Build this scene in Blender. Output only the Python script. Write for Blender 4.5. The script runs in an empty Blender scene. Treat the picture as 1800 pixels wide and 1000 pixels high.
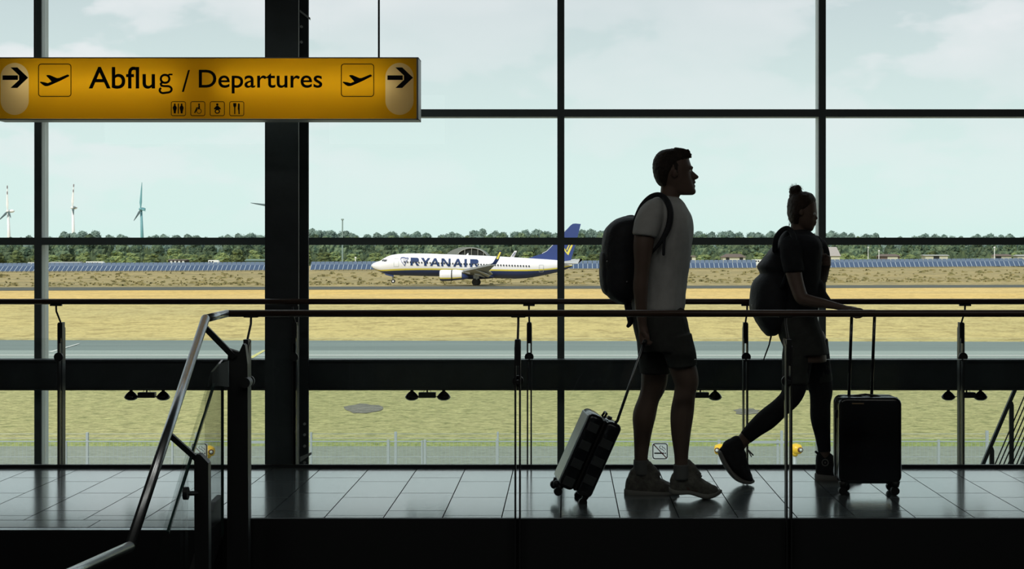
import bpy, bmesh, math, random
from mathutils import Vector, Matrix, noise
random.seed(7)
SC = bpy.context.scene
COL = SC.collection
PI = math.pi
# ---------------------------------------------------------------- camera, sky, sun, exposure
F, CX, CY, EYE = 2780.0, 995.0, 445.0, 1.28      # focal length and principal point in photo pixels, eye height
cd = bpy.data.cameras.new('camera'); cam = bpy.data.objects.new('camera', cd); COL.objects.link(cam)
cam.location = (0, 0, EYE); cam.rotation_euler = (PI/2, 0, 0)
cd.sensor_width = 36.0; cd.lens = 36.0*F/1800.0
cd.shift_x = (900-CX)/1800.0; cd.shift_y = (CY-500)/1800.0
cd.clip_start = 0.05; cd.clip_end = 6000
SC.camera = cam
SC.view_settings.view_transform = 'Standard'; SC.view_settings.look = 'None'
SC.view_settings.gamma = 1.0; SC.view_settings.use_curve_mapping = False
SC.view_settings.exposure = 0.0
SC.cycles.use_denoising = True
SC.cycles.max_bounces = 8; SC.cycles.transparent_max_bounces = 24
SC.cycles.sample_clamp_indirect = 6.0

w = bpy.data.worlds.new('sky'); SC.world = w; w.use_nodes = True
nt = w.node_tree; nt.nodes.clear()
N = nt.nodes.new; L = nt.links.new
tc = N('ShaderNodeTexCoord'); sep = N('ShaderNodeSeparateXYZ'); L(tc.outputs['Generated'], sep.inputs[0])
def nmath(t, op, a, b=None, clamp=False):
    n = t.nodes.new('ShaderNodeMath'); n.operation = op; n.use_clamp = clamp
    for i, v in enumerate((a, b)):
        if v is None: continue
        if isinstance(v, (int, float)): n.inputs[i].default_value = v
        else: t.links.new(v, n.inputs[i])
    return n.outputs[0]
def nramp(t, fac, stops):
    r = t.nodes.new('ShaderNodeValToRGB'); t.links.new(fac, r.inputs[0])
    el = r.color_ramp.elements
    while len(el) < len(stops): el.new(0.5)
    for e, (p, c) in zip(el, stops): e.position = p; e.color = (c[0], c[1], c[2], 1) if not isinstance(c, float) else (c, c, c, 1)
    return r.outputs[0]
def nmix(t, fac, a, b, mode='MIX'):
    m = t.nodes.new('ShaderNodeMix'); m.data_type = 'RGBA'; m.blend_type = mode
    for i, v in ((0, fac), (6, a), (7, b)):
        if isinstance(v, (int, float)): m.inputs[i].default_value = v
        elif isinstance(v, tuple): m.inputs[i].default_value = (v[0], v[1], v[2], 1)
        else: t.links.new(v, m.inputs[i])
    return m.outputs[2]
def nnoise(t, vec, scale, detail=4, rough=0.5, sc3=(1, 1, 1), off=(0, 0, 0), dist=0.0):
    mp = t.nodes.new('ShaderNodeMapping'); t.links.new(vec, mp.inputs[0])
    mp.inputs['Scale'].default_value = sc3; mp.inputs['Location'].default_value = off
    n = t.nodes.new('ShaderNodeTexNoise'); t.links.new(mp.outputs[0], n.inputs['Vector'])
    n.inputs['Scale'].default_value = scale; n.inputs['Detail'].default_value = detail
    n.inputs['Roughness'].default_value = rough; n.inputs['Distortion'].default_value = dist
    return n.outputs[0]
grad = nramp(nt, sep.outputs[2], [(0.0, (.64, .82, .775)), (0.05, (.66, .81, .78)), (0.10, (.62, .74, .73)), (0.16, (.54, .63, .65)), (0.5, (.50, .60, .66))])
c1 = nnoise(nt, tc.outputs['Generated'], 9.0, 8, .50, (1, 1, 2.4), (3.1, 0.4, 1.7), .1)
c2 = nnoise(nt, tc.outputs['Generated'], 2.6, 3, .5, (1, 1, 2.2), (1.3, 5.4, .6))
cf = nramp(nt, c1, [(0.465, 0.0), (0.51, .65), (.60, 1.0)])
up = nramp(nt, sep.outputs[2], [(0.012, 0.0), (0.045, .55), (0.09, 1.0)])
cf = nmath(nt, 'MULTIPLY', cf, nmath(nt, 'MULTIPLY', up, nramp(nt, c2, [(0.36, .35), (0.52, 1.0)])))
skyc = nmix(nt, cf, grad, (.80, .81, .83))
bg = N('ShaderNodeBackground'); L(skyc, bg.inputs[0]); bg.inputs[1].default_value = 1.16
wo = N('ShaderNodeOutputWorld'); L(bg.outputs[0], wo.inputs[0])
sd = bpy.data.lights.new('sun', 'SUN'); sd.energy = 3.3; sd.angle = math.radians(3); sd.color = (1.0, .94, .84)
sun = bpy.data.objects.new('sun', sd); COL.objects.link(sun)
sun.rotation_euler = (math.radians(48), 0, math.radians(-28))

# unseen area lights under the ceiling, added as dim fill for the hall
for lx, ly in ((-3.6, 2.2), (-1.2, 2.2), (1.2, 2.2), (3.6, 2.2), (-2.4, 4.6), (0, 4.6), (2.4, 4.6)):
    ld = bpy.data.lights.new('fill_light', 'AREA'); ld.shape = 'RECTANGLE'; ld.size = 1.2; ld.size_y = .3; ld.energy = 8.0; ld.color = (1, .96, .90)
    lo = bpy.data.objects.new('fill_light', ld); COL.objects.link(lo); lo.location = (lx, ly, 4.25)

# ---------------------------------------------------------------- helpers
def P(px, py, Y): return Vector(((px-CX)/F*Y, Y, EYE-(py-CY)/F*Y))
def XP(px, Y): return (px-CX)/F*Y
def ZP(py, Y): return EYE-(py-CY)/F*Y
class MB:
    def __init__(s): s.v = []; s.f = []; s.m = []
    def add(s, vs, fs, mi=0):
        o = len(s.v); s.v += [Vector(v) for v in vs]; s.f += [tuple(i+o for i in f) for f in fs]; s.m += [mi]*len(fs)
    def box(s, x0, x1, y0, y1, z0, z1, mi=0, bev=0.0):
        if bev > 0:
            bm = bmesh.new(); bmesh.ops.create_cube(bm, size=1)
            bmesh.ops.scale(bm, vec=(abs(x1-x0), abs(y1-y0), abs(z1-z0)), verts=bm.verts)
            bmesh.ops.bevel(bm, geom=bm.edges[:], offset=bev, segments=3 if bev > .01 else 2, affect='EDGES', profile=.5)
            bmesh.ops.translate(bm, vec=((x0+x1)/2, (y0+y1)/2, (z0+z1)/2), verts=bm.verts)
            s.addbm(bm, mi); return
        x0, x1 = min(x0, x1), max(x0, x1); y0, y1 = min(y0, y1), max(y0, y1); z0, z1 = min(z0, z1), max(z0, z1)
        s.add([(x0,y0,z0),(x1,y0,z0),(x1,y1,z0),(x0,y1,z0),(x0,y0,z1),(x1,y0,z1),(x1,y1,z1),(x0,y1,z1)],
              [(0,3,2,1),(4,5,6,7),(0,1,5,4),(1,2,6,5),(2,3,7,6),(3,0,4,7)], mi)
    def addbm(s, bm, mi=0, mat=None):
        bm.verts.ensure_lookup_table()
        for i, v in enumerate(bm.verts): v.index = i
        s.add([(mat @ v.co if mat else v.co.copy()) for v in bm.verts], [tuple(v.index for v in f.verts) for f in bm.faces], mi); bm.free()
    def tube(s, pts, r, n=10, mi=0, flat=1.0):
        pts = [Vector(p) for p in pts]; rs = r if isinstance(r, (list, tuple)) else [r]*len(pts)
        o = len(s.v); prev = None
        for i, p in enumerate(pts):
            d = (pts[min(i+1, len(pts)-1)]-pts[max(i-1, 0)]).normalized()
            if prev is None:
                u = d.cross(Vector((0, 1, 0)))
                if u.length < .05: u = d.cross(Vector((0, 0, 1)))
            else: u = prev - d*prev.dot(d)
            u.normalize(); prev = u; v = d.cross(u)
            for k in range(n):
                a = 2*PI*k/n; s.v.append(p + (u*math.cos(a) + v*math.sin(a)*flat)*rs[i])
        for i in range(len(pts)-1):
            for k in range(n):
                a, b = o+i*n+k, o+i*n+(k+1) % n
                s.f.append((a, b, b+n, a+n)); s.m.append(mi)
        s.f.append(tuple(o+k for k in range(n))[::-1]); s.m.append(mi)
        e = o+(len(pts)-1)*n; s.f.append(tuple(e+k for k in range(n))); s.m.append(mi)
    def bar(s, a, b, wx, wy, mi=0):           # rectangular bar from a to b, wx in the x-z plane, wy along y
        a, b = Vector(a), Vector(b); d = (b-a).normalized(); u = d.cross(Vector((0, 1, 0)))
        if u.length < .05: u = Vector((1, 0, 0))
        u.normalize(); v = d.cross(u).normalized()
        u *= wx/2; v *= wy/2
        s.add([a-u-v, a+u-v, a+u+v, a-u+v, b-u-v, b+u-v, b+u+v, b-u+v],
              [(0,3,2,1),(4,5,6,7),(0,1,5,4),(1,2,6,5),(2,3,7,6),(3,0,4,7)], mi)
    def prism(s, pts, off, mi=0):              # polygon (3-D points) extruded by off
        n = len(pts); off = Vector(off)
        s.add(list(pts)+[Vector(p)+off for p in pts], [tuple(range(n))[::-1], tuple(range(n, 2*n))]+[(i, (i+1) % n, (i+1) % n+n, i+n) for i in range(n)], mi)
    def ball(s, c, r, mi=0, sub=2, sc=(1, 1, 1)):
        bm = bmesh.new(); bmesh.ops.create_icosphere(bm, subdivisions=sub, radius=r)
        s.addbm(bm, mi, Matrix.Translation(c) @ Matrix.Diagonal((sc[0], sc[1], sc[2], 1)))
    def disc(s, c, r, h, axis='Y', n=20, mi=0):
        ax = {'X': Vector((1,0,0)), 'Y': Vector((0,1,0)), 'Z': Vector((0,0,1))}[axis]
        s.tube([Vector(c)-ax*h/2, Vector(c)+ax*h/2], r, n, mi)
    def build(s, name, mats, parent=None, smooth=False, origin=None, label=None):
        o0 = Vector(origin) if origin is not None else (root_loc(parent) if parent else Vector((0, 0, 0)))
        me = bpy.data.meshes.new(name)
        me.from_pydata([v-o0 for v in s.v], [], s.f)
        mats = mats if isinstance(mats, (list, tuple)) else [mats]
        for m in mats: me.materials.append(m)
        for p, mi in zip(me.polygons, s.m): p.material_index = mi; p.use_smooth = smooth
        me.update()
        bm = bmesh.new(); bm.from_mesh(me); bmesh.ops.recalc_face_normals(bm, faces=bm.faces); bm.to_mesh(me); bm.free()
        ob = bpy.data.objects.new(name, me); COL.objects.link(ob)
        if parent: ob.parent = parent; ob.location = o0-root_loc(parent)
        else: ob.location = o0
        if label: ob['label'] = label
        return ob
def root_loc(o):
    v = Vector((0, 0, 0))
    while o: v += o.location; o = o.parent
    return v
def tag(o, label, cat, group=None, kind=None):
    o['label'] = label; o['category'] = cat
    if group: o['group'] = group
    if kind: o['kind'] = kind
    return o
def thing(name, loc, label, cat, group=None):
    o = bpy.data.objects.new(name, None); o.empty_display_size = .1; COL.objects.link(o); o.location = loc
    return tag(o, label, cat, group)
def struct(o, label=None):
    o['kind'] = 'structure'
    if label: o['label'] = label
    return o
def mat(name, col, rough=.6, metal=0.0, spec=.5, var=0.0, vscale=8, bump=0.0, bscale=40, sc3=(1, 1, 1), coord='Object', col2=None, obj_rand=0.0, stops=(.35, .65)):
    m = bpy.data.materials.new(name); m.use_nodes = True; t = m.node_tree; b = t.nodes['Principled BSDF']
    b.inputs['Roughness'].default_value = rough; b.inputs['Metallic'].default_value = metal
    b.inputs['Specular IOR Level'].default_value = spec
    c = None; vec = None
    if var > 0 or bump > 0 or col2: vec = t.nodes.new('ShaderNodeTexCoord').outputs[coord]
    if var > 0 or col2:
        n = nnoise(t, vec, vscale, 5, .6, sc3)
        c2 = col2 or tuple(x*(1-var) for x in col)
        c = nmix(t, nramp(t, n, [(stops[0], 0.0), (stops[1], 1.0)]), tuple(col), tuple(c2))
    else:
        n = t.nodes.new('ShaderNodeRGB'); n.outputs[0].default_value = (*col, 1); c = n.outputs[0]
    if obj_rand > 0:
        oi = t.nodes.new('ShaderNodeObjectInfo')
        k = nmath(t, 'ADD', nmath(t, 'MULTIPLY', oi.outputs['Random'], obj_rand), 1-obj_rand/2)
        h = t.nodes.new('ShaderNodeHueSaturation'); t.links.new(k, h.inputs['Value']); t.links.new(c, h.inputs['Color']); c = h.outputs[0]
    t.links.new(c, b.inputs['Base Color'])
    if bump > 0:
        bn = nnoise(t, vec, bscale, 4, .6, sc3); bp = t.nodes.new('ShaderNodeBump'); bp.inputs['Strength'].default_value = bump
        bp.inputs['Distance'].default_value = .02
        t.links.new(bn, bp.inputs['Height']); t.links.new(bp.outputs[0], b.inputs['Normal'])
    return m
def glassmat(name, tint, ior=1.5, extra=0.0):
    m = bpy.data.materials.new(name); m.use_nodes = True; t = m.node_tree; t.nodes.clear()
    tr = t.nodes.new('ShaderNodeBsdfTransparent'); tr.inputs[0].default_value = (*tint, 1)
    gl = t.nodes.new('ShaderNodeBsdfGlossy'); gl.inputs['Roughness'].default_value = .02
    lw = t.nodes.new('ShaderNodeLayerWeight'); lw.inputs[0].default_value = .5
    fr = nmath(t, 'ADD', nmath(t, 'MULTIPLY', nmath(t, 'POWER', lw.outputs['Facing'], 5.0), .96), .035)
    mx = t.nodes.new('ShaderNodeMixShader'); out = t.nodes.new('ShaderNodeOutputMaterial')
    t.links.new(fr, mx.inputs[0])
    t.links.new(tr.outputs[0], mx.inputs[1]); t.links.new(gl.outputs[0], mx.inputs[2]); t.links.new(mx.outputs[0], out.inputs[0])
    return m
M = {}
M['steel_dark'] = mat('dark painted steel', (.060, .072, .076), .6, 0, .35, .3, 3, .05, 30)
M['alu'] = mat('grey anodised aluminium', (.60, .66, .64), .5, 0.0, .5, .12, 2)
M['alu_dark'] = mat('darkened aluminium', (.15, .185, .185), .6, 0, .3)  # darkened copy of the aluminium: hall-side shade put into the frame fronts
M['steel'] = mat('brushed stainless steel', (.50, .54, .55), .27, 1.0, .5, .15, 60, 0, sc3=(1, 1, 8))
M['rail_wood'] = mat('dark stained wood handrail', (.075, .045, .030), .38, 0, .5, .35, 18, .05, 90, (.3, 4, 4))
M['black_metal'] = mat('black powder coated metal', (.024, .027, .028), .45, 0, .45)
M['black_gloss'] = mat('glossy black', (.006, .007, .009), .18, 0, .5)
M['wall'] = mat('dark grey plaster wall', (.05, .053, .055), .85, 0, .2, .15, 1.5)
M['ceil'] = mat('dark acoustic ceiling', (.05, .053, .055), .9, 0, .2, .1, 2)
M['carpet'] = mat('black carpet floor', (.012, .013, .014), .95, 0, .1, .3, 60)
M['stair'] = mat('black rubber stair', (.010, .011, .012), .8, 0, .2, .2, 20)
M['grout'] = mat('dark grout', (.02, .022, .024), .9, 0, .1)
M['tile'] = mat('polished grey stone tile', (.15, .175, .18), .20, 0, 1.0, .2, 5, .012, 25, obj_rand=.2)
M['tile'].node_tree.nodes['Principled BSDF'].inputs['Coat Weight'].default_value = 1.0; M['tile'].node_tree.nodes['Principled BSDF'].inputs['Coat Roughness'].default_value = .13
M['glass'] = glassmat('clear window glass', (.985, .995, .992))
M['glass_rail'] = glassmat('clear railing glass', (.975, .99, .985))
M['glass_edge'] = mat('green black polished glass edge', (.02, .045, .04), .2)

# ---------------------------------------------------------------- building shell
def sbox(name, m, *a, **k):
    b = MB(); b.box(*a, **k); return struct(b.build(name, m))
sbox('ceiling', M['ceil'], -7.2, 7.2, -4.2, 10.3, 4.3, 4.6)
sbox('wall_back', M['wall'], -7.2, 7.2, -4.4, -4.2, -.95, 4.3)
sbox('wall_left', M['wall'], -7.4, -7.2, -4.4, 10.3, -4.67, 4.6)
sbox('wall_right', M['wall'], 7.2, 7.4, -4.4, 10.3, -4.67, 4.6)
sbox('wall_outer', M['wall'], -7.2, 7.2, 10.04, 10.3, -4.67, -.95)
# the lower hall floor, the walkway slab with its fascia, and the tiles laid on it
fl = MB(); fl.box(-7.2, 7.2, -4.2, 10.04, -.95, -.75); floor = struct(fl.build('floor', M['carpet']), 'black lower hall floor below the walkway')
Y0R, Y0L, Y1, XL = 7.652, 7.307, 9.43, -1.66
sl = MB(); sl.box(-7.2, 7.2, Y0R, Y1, -.30, -.008); sl.box(-7.2, XL, Y0L, Y0R, -.30, -.008)
slab = struct(sl.build('floor_walkway', M['grout']), 'raised walkway floor of polished grey tiles')
TILE_MESH = {}
def tile(x0, x1, y0, y1):
    key = (round(x1-x0, 3), round(y1-y0, 3))
    if key not in TILE_MESH:
        b = MB(); b.box(-key[0]/2+.0026, key[0]/2-.0026, -key[1]/2+.0045, key[1]/2-.0045, -.008, 0.0)
        me = bpy.data.meshes.new('tile'); me.from_pydata(b.v, [], b.f); me.materials.append(M['tile']); TILE_MESH[key] = me
    o = bpy.data.objects.new('tile', TILE_MESH[key]); COL.objects.link(o); o.parent = slab; o.location = ((x0+x1)/2, (y0+y1)/2, 0)
TW = .2862
for k in range(-20, 20):
    x0 = -.312+TW*k; x1 = x0+TW; y00 = 9.015 if k % 2 == 0 else 8.869
    near = 7.587 if x1 < XL+.05 else Y0R
    edges = [Y1, y00, y00-.576, y00-1.152, near]
    if y00-1.152 < near+.02: edges = edges[:3]+[near]
    if edges[-2]-.576 > near+.02: edges = edges[:-1]+[edges[-2]-.576, near]
    for a, b_ in zip(edges[:-1], edges[1:]): tile(x0, x1, b_, a)
for k in range(9): tile(XL-.572*(k+1), XL-.572*k, 7.385, 7.585)
b = MB(); b.box(-7.0, XL, 7.310, 7.366, -.03, .001); o = b.build('trim_1', M['steel']); struct(o, 'pale metal nosing at the top stair edge')
b = MB(); b.box(-7.2, 7.2, Y1, Y1+.03, -.30, .018); struct(b.build('trim_2', M['black_metal']), 'black edge strip along the far side of the walkway')
b = MB(); b.box(XL, 7.2, Y0R-.02, Y0R, -.75, -.0005); struct(b.build('trim_3', M['black_metal']), 'black fascia under the near edge of the walkway')
st = thing('staircase', (-2.7, 6.8, -.75), 'black stairs going down from the tiled walkway at lower left', 'stairs')
for i in range(3):
    b = MB(); zt = -.1875*(i+1); b.box(-4.4, XL-.03, 7.307-.28*(i+1), 7.305-.28*i, -.748, zt); b.build('step', M['stair'], st)
b = MB(); b.prism([(XL-.03, 7.66, .0), (XL-.03, 7.66, -.75), (XL-.03, 6.3, -.75), (XL-.03, 6.3, -.66), (XL-.03, 7.24, -.05), (XL-.03, 7.34, .05), (XL-.03, 7.50, .10), (XL-.03, 7.66, .11)], (.03, 0, 0)); b.build('stringer', M['black_metal'], st)

# ---------------------------------------------------------------- window wall
YW, DW = 10.06, .14
MX = [1.63+1.663*i for i in range(-5, 4)]
ZT = [4.3, 2.172, 1.356, -.95]
for i, x in enumerate(MX):
    b = MB(); b.box(x-.0215, x+.0215, YW, YW+DW, -.95, 4.3); struct(b.build('mullion', M['alu']), 'upright grey metal mullion of the window wall')
    b = MB(); b.box(x-.0225, x+.0225, YW-.004, YW+.012, -.95, 4.3); struct(b.build('mullion_cap', M['alu_dark']))
for i in range(len(MX)-1):
    wn = bpy.data.objects.new('window_%d' % (i+1), None); COL.objects.link(wn); wn.location = ((MX[i]+MX[i+1])/2, YW, -.95); wn['kind'] = 'structure'
    xa, xb = MX[i]+.0225, MX[i+1]-.0225
    for z in ZT[1:3]:
        b = MB(); b.box(xa, xb, YW, YW+DW, z-.022, z+.022); b.build('transom', M['alu'], wn)
        b = MB(); b.box(xa, xb, YW-.003, YW+.012, z-.0235, z+.0235); b.build('transom_cap', M['alu_dark'], wn)
    for za, zb in zip(ZT[1:], ZT[:-1]):
        b = MB(); b.box(xa, xb, YW+.07, YW+.078, za+.022 if za > 0 else za, zb-.022); b.build('pane', M['glass'], wn)
# beam between the columns
b = MB()
b.box(-7.2, 7.2, 9.93, 10.03, .422, .608); b.box(-7.2, 7.2, 9.915, 10.04, .598, .612); b.box(-7.2, 7.2, 9.915, 10.04, .42, .432)
struct(b.build('beam', M['steel_dark']), 'wide black steel beam across the window wall')
# H-section column
cx0, cx1 = -1.813, -1.611
cl = thing('steel_column', (-1.712, 9.75, -.75), 'thick black steel column behind the yellow sign', 'column')
b = MB(); b.box(cx0, cx1, 9.52, 9.545, -.75, 4.3); b.build('front_flange', M['steel_dark'], cl)
b = MB(); b.box(cx0, cx1, 9.885, 9.91, -.75, 4.3); b.build('rear_flange', M['steel_dark'], cl)
b = MB(); b.box(-1.722, -1.702, 9.545, 9.885, -.75, 4.3); b.build('web', M['steel_dark'], cl)
M['edge_grey'] = mat('bare grey steel edge', (.6, .62, .6), .5, .1)
b = MB(); b.box(cx1, cx1+.0035, 9.52, 9.523, -.75, 4.3); b.build('edge_bead', M['edge_grey'], cl)
for py in (745, 764, 784, 813, 47, 74):
    b = MB(); c = P(535.5 if py > 100 else 530, py, 9.88); b.disc(c, .0085, .02, 'Y', 12); b.build('bolt', M['edge_grey'], cl, smooth=False)
b = MB(); b.prism([P(527.5, 803, 9.86), P(547, 795, 9.86), P(547, 799, 9.86), P(527.5, 812, 9.86)], (0, .02, 0)); b.build('brace_plate', M['edge_grey'], cl)
b = MB(); b.prism([P(527, 17, 9.86), P(545, 31, 9.86), P(545, 35, 9.86), P(527, 21, 9.86)], (0, .02, 0)); b.build('brace_plate', M['edge_grey'], cl)

# ---------------------------------------------------------------- railings
def railing_post(px, Y, hy, label, group, wide=.022, lean=0):
    """pair of flat bars at depth Y with a bracket rod up to a handrail at depth hy"""
    x = XP(px, Y); s = 1 if hy > Y else -1; sc = F/Y
    t = thing('railing_post', (x, Y, 0), label, 'railing post', group)
    for sx in (-1, 1):
        b = MB(); d = .011; pts = [(x+sx*d-.004, Y-.03, -.25), (x+sx*d-.004, Y+.03, -.25), (x+sx*d-.004, Y+.03, .86 if s > 0 else .83), (x+sx*d-.004, Y-.03, .83 if s > 0 else .86)]
        b.prism(pts, (.008, 0, 0)); b.build('flat_bar', M['black_metal'], t)
    b = MB(); b.prism([(x-.012, Y-.025, .74), (x-.012, Y+.025, .74), (x-.012, Y+.028, .865), (x-.012, Y-.028, .865)], (.024, 0, 0)); b.build('spacer', M['black_metal'], t)
    b = MB(); b.tube([(x, Y, .80), (x, Y+s*.02, .87), (x, hy-s*.004, .935), (x, hy, .972)], .0058, 8); b.build('bracket_rod', M['black_metal'], t, True)
    b = MB(); b.box(x-.035, x+.035, hy-.012, hy+.012, .966, .976, bev=.003); b.build('saddle', M['black_metal'], t)
    g = Y - s*.038 if False else Y + s*.0
    b = MB(); b.disc((x, Y+s*.052, .66), .027, .016, 'Y', 24); b.tube([(x, Y-.03, .66), (x, Y+s*.052, .66)], .010, 10); b.build('glass_clamp', M['black_metal'], t, False)
    return t
FARP = [(-304, 9.46), (108, 9.46), (519, 9.46), (930.5, 9.46), (1310, 9.46), (1689, 9.46), (2070, 9.46)]
YF, HF = 9.50, 9.40
far_where = {0: 'out of sight beyond the left edge', 1: 'near the left mullion', 2: 'standing in front of the black column', 3: 'just left of the central mullion', 4: 'between the man and the woman', 5: 'right of the black upright suitcase', 6: 'beyond the right edge'}
for i, (px, _) in enumerate(FARP):
    railing_post(px, YF, HF, 'slim double-bar post of the far railing, ' + far_where[i], 'posts of the far railing')
b = MB(); b.tube([(-7.1, HF, .9925), (7.1, HF, .9925)], .0168, 20); tag(b.build('handrail', M['rail_wood'], smooth=True), 'long dark round handrail of the far railing by the windows', 'handrail')
YN, HN = 7.62, 7.72
NEARP = [(434, 'at its left end beside the corner post'), (910, 'left of the leaning checked suitcase'), (1386, 'in front of the woman'), (1862, 'beyond the right edge')]
for px, wh in NEARP:
    railing_post(px, YN, HN, 'slim double-bar post of the near railing, ' + wh, 'posts of the near railing')
# handrail of the near railing: wood along the walkway, steel where it turns down the stairs
hr = thing('handrail', (-1.66, HN, .985), 'near handrail, dark along the walkway and bare steel down the stairs', 'handrail')
b = MB(); b.tube([(-1.652, HN, .986), (7.1, HN, .986)], .0172, 20); b.build('rail', M['rail_wood'], hr, True)
A = (-1.655, HN, .986); Bp = (-1.665, 7.30, .978); Cc = P(228, 961, 5.98); Dd = P(120, 1010, 5.30)
b = MB(); b.tube([A, Bp], .0185, 20); b.build('turn_piece', M['steel'], hr, True, label='short bright steel turn of the handrail')
b = MB(); b.tube([Bp, Cc], .0205, 20); b.ball(Bp, .0205); b.build('stair_rail', M['steel'], hr, True, label='steel handrail sloping down the stairs')
b = MB(); b.tube([Cc, Dd, Dd+Vector((-.05, -.8, 0))], .0205, 20); b.ball(Cc, .0205); b.build('landing_rail', M['steel'], hr, True, label='level steel handrail at the foot')
# panes of the railings
def pane(name, pts, off, label, group=None):
    b = MB(); b.prism(pts, off); o = b.build(name, M['glass_rail']); tag(o, label, 'glass panel', group); return o
fx = [XP(p, YF) for p, _ in FARP]
fl_names = ['leftmost, crossing the left mullion', 'left of the black column', 'right of the black column', 'behind the walking man', 'behind the upright suitcase', 'at the right edge of the picture']
for i in range(len(fx)-1):
    x0, x1 = fx[i]+.013, fx[i+1]-.013; y = YF-.052
    pane('glass_panel', [(x0, y, -.2), (x1, y, -.2), (x1, y, .772), (x0, y, .772)], (0, .010, 0), 'clear glass panel of the far railing, ' + fl_names[i], 'far railing glass')
nx = [XP(p, YN) for p, _ in NEARP]
nl = ['between the corner post and the middle post', 'in front of the man', 'in front of the upright suitcase']
for i in range(3):
    x0, x1 = nx[i]+.013, nx[i+1]-.013; y = YN+.045
    pane('glass_panel', [(x0, y, -.2), (x1, y, -.2), (x1, y, .765), (x0, y, .765)], (0, .010, 0), 'clear glass panel of the near railing, ' + nl[i], 'near railing glass')
# corner post, stair post, stair glass
cp = thing('corner_post', (-1.54, 7.30, -.7), 'thick black corner post where the handrail turns down the stairs', 'post')
b = MB(); Yc = 7.33
b.prism([P(400, 632, Yc), P(401, 613, Yc), P(420, 619, Yc), P(427, 604, Yc), P(431, 607, Yc), P(435, 640, Yc), P(437, 1010, Yc), P(399, 1010, Yc)], (0, .05, 0)); b.build('shaft', M['black_metal'], cp)
b = MB(); b.bar(P(360, 575, 7.27), P(412, 628, 7.33), .026, .02); b.build('arm', M['black_metal'], cp)
b = MB(); b.disc(P(433, 672, 7.33), .024, .07, 'Y', 20); b.build('glass_clamp', M['black_metal'], cp)
b = MB(); b.prism([P(384, 640, 7.2), P(401, 634, 7.2), P(401, 680, 7.2), P(384, 678, 7.2)], (0, .02, 0)); b.build('clamp_plate', M['alu_dark'], cp)
sp = thing('stair_post', (-1.53, 6.62, -.7), 'black post with sloping arm beside the stair handrail', 'post')
b = MB(); Yc = 6.62
b.prism([P(341, 806, Yc), P(346, 798, Yc), P(352, 799, Yc), P(366, 814, Yc), P(367, 1010, Yc), P(342, 1010, Yc)], (0, .05, 0)); b.build('shaft', M['black_metal'], sp)
b = MB(); b.bar(P(296, 762, 6.57), P(352, 812, 6.64), .022, .02); b.build('arm', M['black_metal'], sp)
b = MB(); c = P(327, 867, 6.52); b.disc(c, .027, .018, 'X', 20); b.tube([c, P(345, 867, 6.60)], .010, 10); b.build('glass_clamp', M['black_metal'], sp)
xg = -1.585
q = [(xg, 7.27, .79), (xg, 7.05, .75), (xg, 5.9, -.02), (xg, 5.9, -.60), (xg, 7.27, -.02)]
sg = thing('stair_glass', (xg, 6.8, -.4), 'sloping glass panel with dark top edge beside the stairs', 'glass panel')
b = MB(); b.prism(q, (.010, 0, 0)); b.build('pane', M['glass_rail'], sg)
b = MB(); b.bar(P(376, 676, 7.10), P(295, 936, 6.19), .010, .012); b.build('edge_strip', M['glass_edge'], sg)
b = MB(); b.box(xg-.001, xg+.011, 7.268, 7.275, -.02, .79); b.build('edge_strip', M['glass_edge'], sg)

# twin spotlights under the beam
for n_, (bx, l1, l2, wh) in enumerate([(258, 230.5, 287, 'left of the black column'), (751, 724, 780, 'between the column and the central mullion'), (1231, 1205, 1257, 'just right of the walking man'), (1699, 1667, 1723.5, 'by the far railing post at right')]):
    Yl = 9.97; t = thing('twin_spotlight', (XP(bx, Yl), Yl, .42), 'small black twin spotlight hanging under the beam, ' + wh, 'spotlight', 'spotlights under the beam')
    b = MB(); b.box(XP(bx-15, Yl), XP(bx+15, Yl), Yl-.02, Yl+.03, ZP(699, Yl), ZP(689.5, Yl), bev=.003); b.build('driver_box', M['black_metal'], t)
    b = MB(); b.tube([P(bx, 690, Yl), P(bx, 683, Yl)], .005, 8); b.tube([P(bx-7, 690, Yl), P(bx-3, 683, Yl)], .0012, 6); b.tube([P(bx+7, 690, Yl), P(bx+3, 683, Yl)], .0012, 6); b.build('hanger', M['black_metal'], t)
    b = MB(); b.tube([P(l1+8, 697, Yl), P(l2-8, 697, Yl)], .0022, 6); b.build('cable', M['black_metal'], t)
    for lx in (l1, l2):
        b = MB(); b.tube([P(lx, 682, Yl), P(lx, 687.5, Yl), P(lx, 689, Yl), P(lx, 692, Yl), P(lx, 696, Yl), P(lx, 698, Yl), P(lx, 701, Yl), P(lx, 703.5, Yl)], [.010, .010, .018, .030, .041, .0435, .037, .020], 24)
        b.build('lamp_head', M['black_gloss'], t, True)
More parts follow.
